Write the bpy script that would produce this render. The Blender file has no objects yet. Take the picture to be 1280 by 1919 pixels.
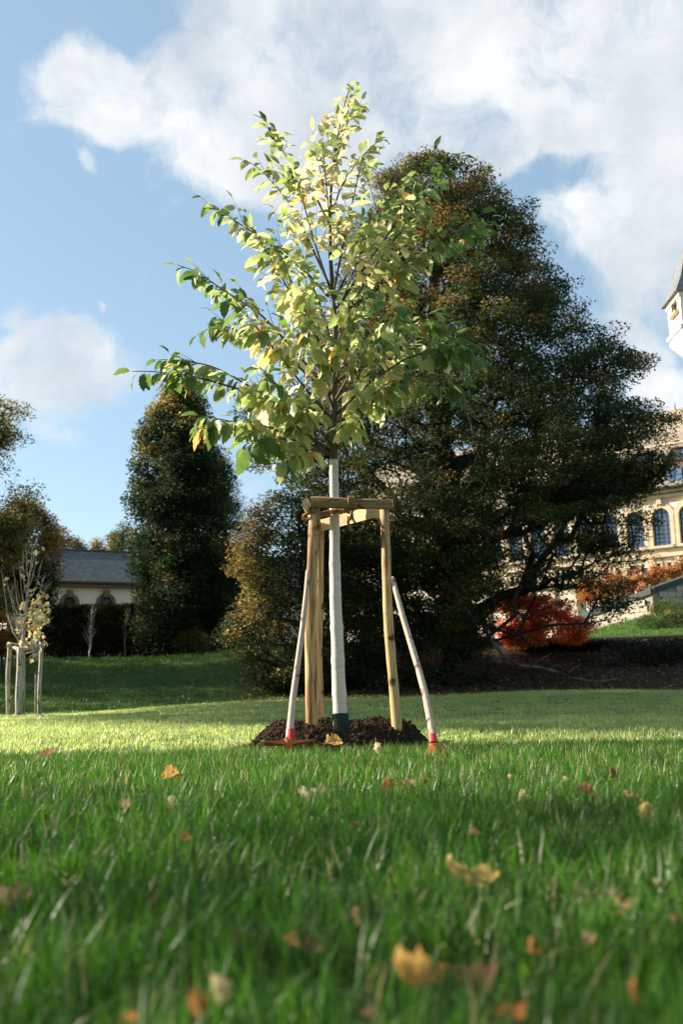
import bpy, bmesh, math, random
import numpy as np
from mathutils import Vector, Matrix, noise as mnoise

random.seed(7)
rng = np.random.default_rng(7)
R = math.radians
scene = bpy.context.scene
col = scene.collection

# ------------------------------------------------------------------ camera
F, CX, CY = 1867.0, 640.0, 959.5
PITCH, ROLL = math.atan(340.5 / F), R(1.2)
CAM = np.array([0, 0, 0.35])
f_ = np.array([0, math.cos(PITCH), math.sin(PITCH)])
_u0 = np.array([0, -math.sin(PITCH), math.cos(PITCH)]); _r0 = np.array([1.0, 0, 0])
U_ = _u0 * math.cos(ROLL) + _r0 * math.sin(ROLL)
R_ = _r0 * math.cos(ROLL) - _u0 * math.sin(ROLL)
cam = bpy.data.cameras.new('camera'); camo = bpy.data.objects.new('camera', cam); col.objects.link(camo)
cam.sensor_fit = 'VERTICAL'; cam.sensor_height = 36.0; cam.sensor_width = 24.0
cam.lens = F / 1919 * 36.0
cam.clip_start = 0.05; cam.clip_end = 6000
m = Matrix.Identity(4)
for i in range(3):
    m[i][0] = R_[i]; m[i][1] = U_[i]; m[i][2] = -f_[i]; m[i][3] = CAM[i]
camo.matrix_world = m
cam.dof.use_dof = True; cam.dof.focus_distance = 7.7; cam.dof.aperture_fstop = 3.2
scene.camera = camo

def ray(px, py):
    return f_ + R_ * (px - CX) / F + U_ * (CY - py) / F
def at(px, py, Y):
    """world point seen at photo pixel (px, py) at a distance of Y metres along the lawn"""
    d = ray(px, py)
    return CAM + d * (Y / d[1])
def on_ground(px, py, z=0.0):
    d = ray(px, py)
    return CAM + d * ((z - CAM[2]) / d[2])

# ------------------------------------------------------------------ light
SUN_EL, SUN_BACK = R(25), R(13)
sdir = np.array([-math.cos(SUN_BACK) * math.cos(SUN_EL), math.sin(SUN_BACK) * math.cos(SUN_EL), math.sin(SUN_EL)])
sl = bpy.data.lights.new('sun', 'SUN'); so = bpy.data.objects.new('sun', sl); col.objects.link(so)
sl.energy = 5.0; sl.angle = R(0.5); sl.color = (1.0, 0.89, 0.72)
so.rotation_euler = Vector(-sdir).to_track_quat('-Z', 'Y').to_euler()
so.location = (-40, 20, 40)
scene.view_settings.view_transform = 'Standard'
scene.view_settings.look = 'None'
scene.view_settings.exposure = 1.4
scene.view_settings.gamma = 1.0
scene.view_settings.use_curve_mapping = False
scene.cycles.max_bounces = 8
scene.cycles.transparent_max_bounces = 8

world = bpy.data.worlds.new('World'); scene.world = world
world.use_nodes = True
def sky_world():
    nt = world.node_tree; nt.nodes.clear()
    N = nt.nodes.new; L = nt.links.new
    out = N('ShaderNodeOutputWorld'); bg = N('ShaderNodeBackground'); L(bg.outputs[0], out.inputs[0])
    bg.inputs[1].default_value = 0.073
    sky = N('ShaderNodeTexSky'); sky.sky_type = 'NISHITA'; sky.sun_disc = False
    sky.sun_elevation = SUN_EL
    sky.sun_rotation = math.atan2(sdir[0], sdir[1])
    sky.air_density = 1.0; sky.dust_density = .7; sky.ozone_density = 1.0; sky.altitude = 200
    tc = N('ShaderNodeTexCoord')
    dirn = N('ShaderNodeVectorMath'); dirn.operation = 'NORMALIZE'; L(tc.outputs['Generated'], dirn.inputs[0])
    # warp the direction a little so that cloud edges billow
    n0 = N('ShaderNodeTexNoise'); n0.inputs['Scale'].default_value = 5.5; n0.inputs['Detail'].default_value = 7
    L(dirn.outputs[0], n0.inputs['Vector'])
    sub = N('ShaderNodeVectorMath'); sub.operation = 'SUBTRACT'; L(n0.outputs['Color'], sub.inputs[0]); sub.inputs[1].default_value = (.5, .5, .5)
    sc = N('ShaderNodeVectorMath'); sc.operation = 'SCALE'; L(sub.outputs[0], sc.inputs[0]); sc.inputs['Scale'].default_value = 0.17
    add = N('ShaderNodeVectorMath'); add.operation = 'ADD'; L(dirn.outputs[0], add.inputs[0]); L(sc.outputs[0], add.inputs[1])
    wn = N('ShaderNodeVectorMath'); wn.operation = 'NORMALIZE'; L(add.outputs[0], wn.inputs[0])
    blobs = [(90, 150, 85), (180, 130, 100), (280, 165, 110), (370, 215, 115), (430, 290, 105), (510, 330, 90), (500, 200, 140),
             (420, 50, 120), (560, 70, 170), (760, 80, 190), (950, 110, 180), (1110, 90, 170), (1250, 110, 150), (1270, 260, 120),
             (900, 230, 130), (700, 220, 150), (620, 320, 110), (1090, 200, 80), (800, 0, 200),
             (1080, 440, 75), (1190, 430, 100), (1270, 520, 130), (1180, 650, 80), (1240, 740, 90), (940, 320, 60),
             (80, 700, 120), (175, 705, 100), (60, 640, 60), (20, 760, 105), (125, 850, 55), (10, 545, 42), (180, 577, 15), (128, 272, 20),
             (1480, 300, 180), (1480, 700, 150), (900, -250, 220), (400, -250, 130), (-150, 780, 130)]
    acc = None
    for (x, y, r) in blobs:
        d = ray(x, y); d = d / np.linalg.norm(d)
        dp = N('ShaderNodeVectorMath'); dp.operation = 'DOT_PRODUCT'; L(wn.outputs[0], dp.inputs[0]); dp.inputs[1].default_value = tuple(d)
        mr = N('ShaderNodeMapRange'); L(dp.outputs['Value'], mr.inputs['Value'])
        mr.inputs['From Min'].default_value = math.cos(1.25 * r / F * 0.93); mr.inputs['From Max'].default_value = 1.0
        if acc is None:
            acc = mr.outputs[0]
        else:
            a = N('ShaderNodeMath'); a.operation = 'ADD'; L(acc, a.inputs[0]); L(mr.outputs[0], a.inputs[1]); acc = a.outputs[0]
    # general broken cover all round the sky, away from this view
    gen = N('ShaderNodeTexNoise'); gen.inputs['Scale'].default_value = 2.4; gen.inputs['Detail'].default_value = 3
    L(dirn.outputs[0], gen.inputs['Vector'])
    gm = N('ShaderNodeMapRange'); L(gen.outputs['Fac'], gm.inputs['Value'])
    gm.inputs['From Min'].default_value = .6; gm.inputs['From Max'].default_value = .74
    cd = ray(640, 700); cd = cd / np.linalg.norm(cd)
    dp = N('ShaderNodeVectorMath'); dp.operation = 'DOT_PRODUCT'; L(dirn.outputs[0], dp.inputs[0]); dp.inputs[1].default_value = tuple(cd)
    aw = N('ShaderNodeMapRange'); L(dp.outputs['Value'], aw.inputs['Value'])
    aw.inputs['From Min'].default_value = math.cos(R(40)); aw.inputs['From Max'].default_value = math.cos(R(58))
    gw = N('ShaderNodeMath'); gw.operation = 'MULTIPLY'; L(gm.outputs[0], gw.inputs[0]); L(aw.outputs[0], gw.inputs[1])
    a = N('ShaderNodeMath'); a.operation = 'ADD'; L(acc, a.inputs[0]); L(gw.outputs[0], a.inputs[1]); acc = a.outputs[0]
    cl = N('ShaderNodeMath'); cl.operation = 'MINIMUM'; L(acc, cl.inputs[0]); cl.inputs[1].default_value = 1.15
    fb = N('ShaderNodeTexNoise'); fb.inputs['Scale'].default_value = 9; fb.inputs['Detail'].default_value = 9; fb.inputs['Roughness'].default_value = .64
    L(wn.outputs[0], fb.inputs['Vector'])
    fm = N('ShaderNodeMath'); fm.operation = 'MULTIPLY_ADD'; L(fb.outputs['Fac'], fm.inputs[0]); fm.inputs[1].default_value = 3.6; fm.inputs[2].default_value = -1.85
    s = N('ShaderNodeMath'); s.operation = 'ADD'; L(cl.outputs[0], s.inputs[0]); L(fm.outputs[0], s.inputs[1])
    dens = N('ShaderNodeMapRange'); dens.interpolation_type = 'SMOOTHSTEP'; L(s.outputs[0], dens.inputs['Value'])
    dens.inputs['From Min'].default_value = .12; dens.inputs['From Max'].default_value = 1.3
    dens.inputs['To Max'].default_value = .96
    # brighter thin edges, slightly grey-blue thick parts
    fb2 = N('ShaderNodeTexNoise'); fb2.inputs['Scale'].default_value = 6.5; fb2.inputs['Detail'].default_value = 6; fb2.inputs['Roughness'].default_value = .55
    L(dirn.outputs[0], fb2.inputs['Vector'])
    ramp = N('ShaderNodeValToRGB'); L(fb2.outputs['Fac'], ramp.inputs[0])
    ramp.color_ramp.elements[0].position = .36; ramp.color_ramp.elements[0].color = (3.5, 3.85, 4.2, 1)
    ramp.color_ramp.elements[1].position = .60; ramp.color_ramp.elements[1].color = (5.25, 5.35, 5.4, 1)
    # thin veil of high haze paling the blue
    veil = N('ShaderNodeMix'); veil.data_type = 'RGBA'; veil.inputs[0].default_value = .34
    L(sky.outputs[0], veil.inputs[6]); veil.inputs[7].default_value = (3.1, 4.5, 5.2, 1)
    mx = N('ShaderNodeMix'); mx.data_type = 'RGBA'; L(dens.outputs[0], mx.inputs[0])
    L(veil.outputs[2], mx.inputs[6]); L(ramp.outputs[0], mx.inputs[7])
    L(mx.outputs[2], bg.inputs[0])
sky_world()

# ------------------------------------------------------------------ helpers: objects
def tag(o, label=None, cat=None, group=None, kind=None):
    if label: o['label'] = label
    if cat: o['category'] = cat
    if group: o['group'] = group
    if kind: o['kind'] = kind
    return o
def empty(name, loc, label, cat, group=None, rz=0):
    o = bpy.data.objects.new(name, None); col.objects.link(o)
    o.location = Vector([float(v) for v in loc]); o.rotation_euler = (0, 0, rz); o.empty_display_size = .2
    return tag(o, label, cat, group)
def link(name, me, parent=None, mats=()):
    o = bpy.data.objects.new(name, me); col.objects.link(o)
    if parent: o.parent = parent
    for mt in mats: me.materials.append(mt)
    return o
def np_mesh(name, V, Fc, colors=None, smooth=False, mat_idx=None):
    V = np.asarray(V, dtype=np.float32); Fc = np.asarray(Fc, dtype=np.int32)
    me = bpy.data.meshes.new(name)
    k = Fc.shape[1]
    me.vertices.add(len(V)); me.vertices.foreach_set('co', V.ravel())
    me.loops.add(Fc.size); me.loops.foreach_set('vertex_index', Fc.ravel())
    me.polygons.add(len(Fc)); me.polygons.foreach_set('loop_start', np.arange(len(Fc), dtype=np.int32) * k)
    if mat_idx is not None: me.polygons.foreach_set('material_index', np.asarray(mat_idx, dtype=np.int32))
    me.polygons.foreach_set('use_smooth', np.full(len(Fc), smooth))
    me.update(calc_edges=True)
    if colors is not None:
        at_ = me.color_attributes.new('Col', 'FLOAT_COLOR', 'POINT')
        c = np.ones((len(V), 4), dtype=np.float32); c[:, :3] = colors
        at_.data.foreach_set('color', c.ravel())
    return me

def frame_along(d):
    d = np.asarray(d, float); d = d / (np.linalg.norm(d) + 1e-9)
    a = np.array([0, 0, 1.0]) if abs(d[2]) < .9 else np.array([0, 1.0, 0])
    x = np.cross(a, d); x /= np.linalg.norm(x)
    return x, np.cross(d, x), d

class MB:
    def __init__(s): s.v = []; s.f = []; s.m = []
    def add(s, V, Fc, mi=0):
        b = len(s.v); s.v += [tuple(map(float, p)) for p in V]
        for q in Fc: s.f.append(tuple(i + b for i in q)); s.m.append(mi)
        return s
    def box(s, c, sz, rot=None, mi=0):
        c = np.array(c, float); h = np.array(sz, float) / 2
        P = [np.array([x, y, z]) * h for x in (-1, 1) for y in (-1, 1) for z in (-1, 1)]
        if rot is not None:
            M3 = np.array(rot); P = [M3 @ p for p in P]
        return s.add([p + c for p in P], [(0, 1, 3, 2), (4, 6, 7, 5), (0, 4, 5, 1), (2, 3, 7, 6), (0, 2, 6, 4), (1, 5, 7, 3)], mi)
    def tube(s, pts, rad, n=10, mi=0, caps=True, wob=0, flat=None):
        pts = [np.array(p, float) for p in pts]; V = []; Fc = []
        if np.isscalar(rad): rad = [rad] * len(pts)
        px = None
        for i, p in enumerate(pts):
            d = pts[min(i + 1, len(pts) - 1)] - pts[max(i - 1, 0)]
            x, y, d = frame_along(d)
            if px is not None:
                x = px - d * np.dot(px, d); x /= np.linalg.norm(x) + 1e-9; y = np.cross(d, x)
            px = x
            for k in range(n):
                a = 2 * math.pi * k / n
                w = 1 + wob * mnoise.noise(Vector((p[0] * 9 + math.cos(a), p[1] * 9 + math.sin(a), p[2] * 6)))
                V.append(p + (x * math.cos(a) + y * math.sin(a)) * rad[i] * w)
        for i in range(len(pts) - 1):
            for k in range(n):
                Fc.append((i * n + k, i * n + (k + 1) % n, (i + 1) * n + (k + 1) % n, (i + 1) * n + k))
        if caps:
            Fc.append(tuple(range(n))[::-1]); Fc.append(tuple((len(pts) - 1) * n + k for k in range(n)))
        return s.add(V, Fc, mi)
    def prism(s, poly, y0, y1, mi=0):
        """polygon in the local x-z plane, thickness along local y"""
        n = len(poly)
        V = [(p[0], y0, p[1]) for p in poly] + [(p[0], y1, p[1]) for p in poly]
        Fc = [tuple(range(n)), tuple(range(2 * n - 1, n - 1, -1))] + [(i, i + n, (i + 1) % n + n, (i + 1) % n) for i in range(n)]
        return s.add(V, Fc, mi)
    def ring(s, inner, outer, y0, y1, mi=0, closed=False):
        n = len(inner); V = []; Fc = []
        for (a, b) in zip(inner, outer): V += [(a[0], y0, a[1]), (b[0], y0, b[1]), (b[0], y1, b[1]), (a[0], y1, a[1])]
        rngk = range(n if closed else n - 1)
        for i in rngk:
            j = (i + 1) % n
            for k in range(4): Fc.append((4 * i + k, 4 * j + k, 4 * j + (k + 1) % 4, 4 * i + (k + 1) % 4))
        if not closed: Fc += [(0, 1, 2, 3), (4 * n - 1, 4 * n - 2, 4 * n - 3, 4 * n - 4)]
        return s.add(V, Fc, mi)
    def build(s, name, mats, parent=None, origin=(0, 0, 0), smooth=False):
        o3 = np.array(origin, float)
        me = bpy.data.meshes.new(name)
        me.from_pydata([tuple(np.array(p) - o3) for p in s.v], [], s.f)
        if not isinstance(mats, (list, tuple)): mats = [mats]
        for mt in mats: me.materials.append(mt)
        me.polygons.foreach_set('material_index', s.m)
        bm = bmesh.new(); bm.from_mesh(me); bmesh.ops.recalc_face_normals(bm, faces=bm.faces); bm.to_mesh(me); bm.free()
        if smooth:
            me.polygons.foreach_set('use_smooth', [len(p.vertices) <= 4 for p in me.polygons])
        me.update()
        o = bpy.data.objects.new(name, me); col.objects.link(o)
        if parent: o.parent = parent
        else: o.location = o3
        return o

# ------------------------------------------------------------------ helpers: materials
def new_mat(name):
    mt = bpy.data.materials.new(name); mt.use_nodes = True
    nt = mt.node_tree; nt.nodes.clear()
    out = nt.nodes.new('ShaderNodeOutputMaterial')
    return mt, nt, nt.nodes.new, nt.links.new, out
def ramp_node(N, stops):
    r = N('ShaderNodeValToRGB'); e = r.color_ramp.elements
    while len(e) > len(stops): e.remove(e[-1])
    while len(e) < len(stops): e.new(.5)
    for el, (p, c) in zip(e, stops): el.position = p; el.color = (*c, 1)
    return r
def surf(name, stops, scale=(8, 8, 8), detail=6, rough=.75, bump=.2, bscale=None, spec=.3, coord='Object', distort=0, bdist=.01):
    """noise-coloured principled material with fine relief"""
    mt, nt, N, L, out = new_mat(name)
    p = N('ShaderNodeBsdfPrincipled'); L(p.outputs[0], out.inputs[0])
    tc = N('ShaderNodeTexCoord'); mp = N('ShaderNodeMapping'); mp.inputs['Scale'].default_value = scale
    L(tc.outputs[coord], mp.inputs[0])
    n = N('ShaderNodeTexNoise'); n.inputs['Scale'].default_value = 1; n.inputs['Detail'].default_value = detail
    n.inputs['Roughness'].default_value = .62; n.inputs['Distortion'].default_value = distort
    L(mp.outputs[0], n.inputs['Vector'])
    r = ramp_node(N, stops); L(n.outputs['Fac'], r.inputs[0]); L(r.outputs[0], p.inputs['Base Color'])
    p.inputs['Roughness'].default_value = rough; p.inputs['Specular IOR Level'].default_value = spec
    if bump:
        n2 = N('ShaderNodeTexNoise'); n2.inputs['Scale'].default_value = 2.5; n2.inputs['Detail'].default_value = 5
        L(mp.outputs[0], n2.inputs['Vector'])
        b = N('ShaderNodeBump'); b.inputs['Strength'].default_value = bump; b.inputs['Distance'].default_value = bdist
        L(n2.outputs['Fac'], b.inputs['Height']); L(b.outputs[0], p.inputs['Normal'])
    return mt
def leaf_mat(name, color=None, trans=.45, tcol=None, rough=.45, gloss=.35, vary=.25, tsat=.95, tval=1.5):
    """thin leaf: reflects on top and lets light through; colour from the vertex attribute when none is given"""
    mt, nt, N, L, out = new_mat(name)
    p = N('ShaderNodeBsdfPrincipled'); t = N('ShaderNodeBsdfTranslucent'); mx = N('ShaderNodeMixShader')
    mx.inputs[0].default_value = trans
    L(p.outputs[0], mx.inputs[1]); L(t.outputs[0], mx.inputs[2]); L(mx.outputs[0], out.inputs[0])
    p.inputs['Roughness'].default_value = rough; p.inputs['Specular IOR Level'].default_value = gloss
    if color is None:
        a = N('ShaderNodeAttribute'); a.attribute_name = 'Col'; c = a.outputs['Color']
    else:
        oi = N('ShaderNodeObjectInfo'); tc = N('ShaderNodeTexCoord')
        n = N('ShaderNodeTexNoise'); n.inputs['Scale'].default_value = 14; n.inputs['Detail'].default_value = 4; n.noise_dimensions = '4D'
        L(tc.outputs['Object'], n.inputs['Vector']); L(oi.outputs['Random'], n.inputs['W'])
        h = N('ShaderNodeHueSaturation'); h.inputs['Color'].default_value = (*color, 1)
        mr = N('ShaderNodeMapRange'); L(oi.outputs['Random'], mr.inputs['Value'])
        mr.inputs['To Min'].default_value = 1 - vary; mr.inputs['To Max'].default_value = 1 + vary
        mv = N('ShaderNodeMath'); mv.operation = 'MULTIPLY_ADD'; L(n.outputs['Fac'], mv.inputs[0]); mv.inputs[1].default_value = 1.0; mv.inputs[2].default_value = .5
        mm = N('ShaderNodeMath'); mm.operation = 'MULTIPLY'; L(mr.outputs[0], mm.inputs[0]); L(mv.outputs[0], mm.inputs[1])
        L(mm.outputs[0], h.inputs['Value']); c = h.outputs['Color']
        hu = N('ShaderNodeMapRange'); L(n.outputs['Color'], hu.inputs['Value']); hu.inputs['To Min'].default_value = .465; hu.inputs['To Max'].default_value = .535; L(hu.outputs[0], h.inputs['Hue'])
    L(c, p.inputs['Base Color'])
    if tcol is None:
        g = N('ShaderNodeHueSaturation'); g.inputs['Saturation'].default_value = tsat; g.inputs['Value'].default_value = tval
        L(c, g.inputs['Color']); L(g.outputs[0], t.inputs['Color'])
    else:
        t.inputs['Color'].default_value = (*tcol, 1)
    return mt

M = {}
M['foliage'] = leaf_mat('foliage', None, .42, rough=.5, gloss=.3)
M['bark'] = surf('bark', [(.3, (.05, .042, .035)), (.7, (.13, .115, .095))], (6, 6, 1.5), bump=.6, bdist=.03)
M['bark_dark'] = surf('bark_dark', [(.3, (.010, .009, .007)), (.7, (.03, .026, .021))], (5, 5, 1.2), bump=.6, bdist=.03)
M['birch'] = surf('birch_bark', [(.35, (.12, .11, .1)), (.5, (.5, .48, .44)), (.8, (.6, .58, .54))], (4, 4, 6))

# ------------------------------------------------------------------ ground
def sm(t):
    t = np.clip(t, 0, 1); return t * t * (3 - 2 * t)
def zfun(x, y):
    x = np.asarray(x, float); y = np.asarray(y, float)
    z = .24 * sm((y - 11) / 14) * sm((x + 7) / 8)
    z = z + (1.95 + .25 * sm((x + 10) / 10)) * sm((y - 26.5) / 15)
    hill = .22 * np.clip(x - 9, 0, 20) * sm((y - 40) / 18)
    z = z + hill + .9 * sm((y - 45) / 40) * (1 - sm((x - 5) / 11))
    z = z + .05 * np.sin(x * .7 + 1) * np.sin(y * .45) * sm((y - 10) / 15)
    z = z - .055 * sm((y - 2.5) / 3.2) * (1 - sm((y - 7.2) / 3))
    z = z + 26 * sm((y - 130) / 500)
    return z
def make_ground():
    t = np.linspace(-1, 1, 221); xs = 1200 * np.sinh(6.5 * t) / np.sinh(6.5)
    ty = np.linspace(0, 1, 260); ys = -60 + 2200 * (np.exp(5.2 * ty) - 1) / (math.exp(5.2) - 1)
    X, Y = np.meshgrid(xs, ys); Z = zfun(X, Y)
    V = np.stack([X, Y, Z], -1).reshape(-1, 3)
    nx, ny = len(xs), len(ys)
    i, j = np.meshgrid(np.arange(nx - 1), np.arange(ny - 1)); a = (j * nx + i).ravel()
    Fc = np.stack([a, a + 1, a + nx + 1, a + nx], -1)
    me = np_mesh('ground', V, Fc, smooth=True)
    mt, nt, N, L, out = new_mat('lawn_ground')
    p = N('ShaderNodeBsdfPrincipled'); L(p.outputs[0], out.inputs[0]); p.inputs['Roughness'].default_value = .9; p.inputs['Specular IOR Level'].default_value = .1
    tc = N('ShaderNodeTexCoord')
    n1 = N('ShaderNodeTexNoise'); n1.inputs['Scale'].default_value = .35; n1.inputs['Detail'].default_value = 9; n1.inputs['Roughness'].default_value = .7
    L(tc.outputs['Object'], n1.inputs['Vector'])
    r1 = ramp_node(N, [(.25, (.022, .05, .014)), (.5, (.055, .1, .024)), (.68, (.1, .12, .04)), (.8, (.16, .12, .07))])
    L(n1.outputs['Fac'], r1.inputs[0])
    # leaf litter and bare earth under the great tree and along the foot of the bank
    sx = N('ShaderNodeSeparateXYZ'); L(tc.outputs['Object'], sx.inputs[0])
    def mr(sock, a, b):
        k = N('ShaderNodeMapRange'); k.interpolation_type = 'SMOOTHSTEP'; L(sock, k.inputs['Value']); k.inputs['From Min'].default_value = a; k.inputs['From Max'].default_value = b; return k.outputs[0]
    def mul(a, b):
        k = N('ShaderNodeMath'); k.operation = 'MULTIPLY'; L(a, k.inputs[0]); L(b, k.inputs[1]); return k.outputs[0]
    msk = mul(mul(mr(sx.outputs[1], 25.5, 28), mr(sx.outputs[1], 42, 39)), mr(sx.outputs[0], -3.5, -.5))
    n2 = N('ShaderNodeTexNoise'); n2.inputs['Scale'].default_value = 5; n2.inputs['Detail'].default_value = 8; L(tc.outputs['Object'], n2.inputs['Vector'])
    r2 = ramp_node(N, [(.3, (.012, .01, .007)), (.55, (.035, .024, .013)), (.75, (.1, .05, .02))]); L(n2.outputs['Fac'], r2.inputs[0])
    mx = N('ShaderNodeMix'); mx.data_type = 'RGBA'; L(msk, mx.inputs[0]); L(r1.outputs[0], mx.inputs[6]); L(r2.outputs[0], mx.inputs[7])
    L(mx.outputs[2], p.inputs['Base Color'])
    b = N('ShaderNodeBump'); b.inputs['Strength'].default_value = .7; b.inputs['Distance'].default_value = .08
    n3 = N('ShaderNodeTexNoise'); n3.inputs['Scale'].default_value = 12; n3.inputs['Detail'].default_value = 6; L(tc.outputs['Object'], n3.inputs['Vector'])
    L(n3.outputs['Fac'], b.inputs['Height']); L(b.outputs[0], p.inputs['Normal'])
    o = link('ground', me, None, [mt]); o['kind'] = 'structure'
    return o
make_ground()

# ------------------------------------------------------------------ grass (stuff)
M['grass'] = leaf_mat('grass_blade', (.058, .135, .022), .45, rough=.38, gloss=.35, vary=.5, tsat=1.15)
M['grass_lawn'] = leaf_mat('mown_grass_blade', (.215, .265, .07), .62, rough=.34, gloss=1.0, vary=.3, tval=2.25)
M['grass_dry'] = leaf_mat('dry_blade', (.32, .27, .12), .35, vary=.2)
def blade_patch(name, n, rad, lmin, lmax, w, lean, seg=4, mats=(), dry=.04):
    V = []; Fc = []; mi = []
    for _ in range(n):
        a = rng.uniform(0, 2 * math.pi); r = rad * math.sqrt(rng.uniform()); bx, by = r * math.cos(a), r * math.sin(a)
        L_ = rng.uniform(lmin, lmax); az = rng.uniform(0, 2 * math.pi); ln = abs(rng.normal(0, lean)) + .08
        fa = az + rng.uniform(-1, 1) + math.pi / 2
        wx, wy = math.cos(fa) * w * rng.uniform(.6, 1.25) / 2, math.sin(fa) * w * rng.uniform(.6, 1.25) / 2
        b = len(V); x = y = z = 0; th = ln * .35
        tw = rng.uniform(-.5, .5); dr = rng.uniform() < dry
        for k in range(seg + 1):
            t = k / seg; ww = (1 - t ** 1.7) * (.75 + .5 * t * (1 - t) * 2)
            cx, sx = math.cos(tw * t), math.sin(tw * t)
            vx, vy = (wx * cx - wy * sx) * ww, (wx * sx + wy * cx) * ww
            if k < seg:
                V += [(bx + x - vx, by + y - vy, z - .008), (bx + x + vx, by + y + vy, z - .008)]
            else:
                V += [(bx + x, by + y, z - .008)]
            th += ln * 1.25 / seg
            x += math.cos(az) * math.sin(th) * L_ / seg; y += math.sin(az) * math.sin(th) * L_ / seg; z += math.cos(th) * L_ / seg
        for k in range(seg - 1):
            q = b + 2 * k; Fc.append((q, q + 1, q + 3, q + 2)); mi.append(1 if dr else 0)
        q = b + 2 * (seg - 1); Fc.append((q, q + 1, q + 2)); mi.append(1 if dr else 0)
    me = bpy.data.meshes.new(name); me.from_pydata(V, [], Fc)
    for mt in mats: me.materials.append(mt)
    me.polygons.foreach_set('material_index', mi); me.polygons.foreach_set('use_smooth', [True] * len(Fc)); me.update()
    return bpy.data.objects.new(name, me)
def scatter(name, pts, scales, variants, label, tilt=.12):
    """one object; geometry nodes put tufts of blades on its points"""
    me = bpy.data.meshes.new(name); n = len(pts)
    me.vertices.add(n); me.vertices.foreach_set('co', np.asarray(pts, np.float32).ravel())
    a = me.attributes.new('rot', 'FLOAT_VECTOR', 'POINT')
    rr = np.stack([rng.normal(0, tilt, n), rng.normal(0, tilt, n), rng.uniform(0, 6.28, n)], -1).astype(np.float32); a.data.foreach_set('vector', rr.ravel())
    a = me.attributes.new('scl', 'FLOAT', 'POINT'); a.data.foreach_set('value', np.asarray(scales, np.float32))
    a = me.attributes.new('pick', 'INT', 'POINT'); a.data.foreach_set('value', rng.integers(0, len(variants), n).astype(np.int32))
    o = link(name, me)
    ng = bpy.data.node_groups.new(name, 'GeometryNodeTree')
    ng.interface.new_socket('Geometry', in_out='INPUT', socket_type='NodeSocketGeometry'); ng.interface.new_socket('Geometry', in_out='OUTPUT', socket_type='NodeSocketGeometry')
    N = ng.nodes.new; L = ng.links.new
    gi = N('NodeGroupInput'); go = N('NodeGroupOutput'); iop = N('GeometryNodeInstanceOnPoints'); j = N('GeometryNodeJoinGeometry')
    for v in reversed(variants):
        oi = N('GeometryNodeObjectInfo'); oi.inputs['Object'].default_value = v; oi.inputs['As Instance'].default_value = True
        L(oi.outputs['Geometry'], j.inputs[0])
    def attr(nm, ty):
        k = N('GeometryNodeInputNamedAttribute'); k.data_type = ty; k.inputs['Name'].default_value = nm; return k.outputs[0]
    L(gi.outputs[0], iop.inputs['Points']); L(j.outputs[0], iop.inputs['Instance'])
    iop.inputs['Pick Instance'].default_value = True
    L(attr('pick', 'INT'), iop.inputs['Instance Index']); L(attr('scl', 'FLOAT'), iop.inputs['Scale'])
    e2r = N('FunctionNodeEulerToRotation'); L(attr('rot', 'FLOAT_VECTOR'), e2r.inputs[0]); L(e2r.outputs[0], iop.inputs['Rotation'])
    L(iop.outputs[0], go.inputs[0])
    md = o.modifiers.new('tufts', 'NODES'); md.node_group = ng
    tag(o, label, 'grass', None, 'stuff')
    return o
MC = np.array([-.06, 7.78])                       # centre of the soil mound
def wedge(y0, y1, dens, margin=.5):
    A = (y1 - y0) * (.36 * (y1 + y0) + 2 * margin); n = int(A * dens * 1.05)
    y = rng.uniform(y0, y1, n * 2); hw = .36 * y + margin; keep = rng.uniform(size=n * 2) < hw / (.36 * y1 + margin)
    y = y[keep]; x = rng.uniform(-1, 1, len(y)) * (.36 * y + margin)
    d = np.hypot((x - MC[0]) / .80, (y - MC[1]) / .66); k = d > rng.uniform(.82, 1.0, len(x)); x, y = x[k], y[k]
    return np.stack([x, y, zfun(x, y)], -1)
gm = (M['grass'], M['grass_dry'])
near = [blade_patch('tuft', 34, .06, .045, .125, .0052, .8, mats=gm, dry=.05) for _ in range(6)] + [blade_patch('tuft', 26, .07, .04, .10, .0058, 1.1, mats=gm, dry=.45)]
mid = [blade_patch('tuft', 36, .08, .035, .105, .0052, .6, seg=3, mats=gm, dry=.04) for _ in range(5)] + [blade_patch('tuft', 26, .08, .03, .08, .0052, 1.1, seg=3, mats=gm, dry=.4)]
lawn = [blade_patch('tuft', 40, .13, .025, .055, .007, .5, seg=2, mats=(M['grass_lawn'], M['grass_dry']), dry=.06) for _ in range(4)]
bankv = [blade_patch('tuft', 34, .3, .03, .08, .016, .6, seg=2, mats=(M['grass'], M['grass_dry']), dry=.12) for _ in range(4)]
p = wedge(.35, 3.2, 230); q = wedge(3.2, 7.4, 120)
p = np.concatenate([p, ]); s_p = rng.uniform(.7, 1.15, len(p))
scatter('grass', p, s_p, near, 'deep green unmown grass blades filling the foreground')
scatter('grass', q, rng.uniform(.75, 1.2, len(q)) * np.where(q[:, 1] > 6.0, .85, 1), mid, 'upright grass blades growing in front of the soil mound', .1)
p = wedge(7.4, 13, 45); scatter('grass', p, rng.uniform(.8, 1.25, len(p)), lawn, 'short bright lawn grass around the soil mound', .1)
p = wedge(13, 27.5, 22, 1.5); scatter('grass', p, rng.uniform(.9, 1.5, len(p)), lawn, 'short lawn grass reaching back to the foot of the bank', .1)
p = wedge(27, 43, 9, 2); p = p[(p[:, 0] < -1) | (p[:, 1] < 27.5)]
scatter('grass', p, rng.uniform(.8, 1.5, len(p)), bankv, 'rough dark grass on the rising bank below the hedge', .15)
p = wedge(41, 62, 6, 2); p = p[(p[:, 0] > 9)]
scatter('grass', p, rng.uniform(.9, 1.6, len(p)), bankv, 'sunlit grass on the slope below the terrace wall', .15)

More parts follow.
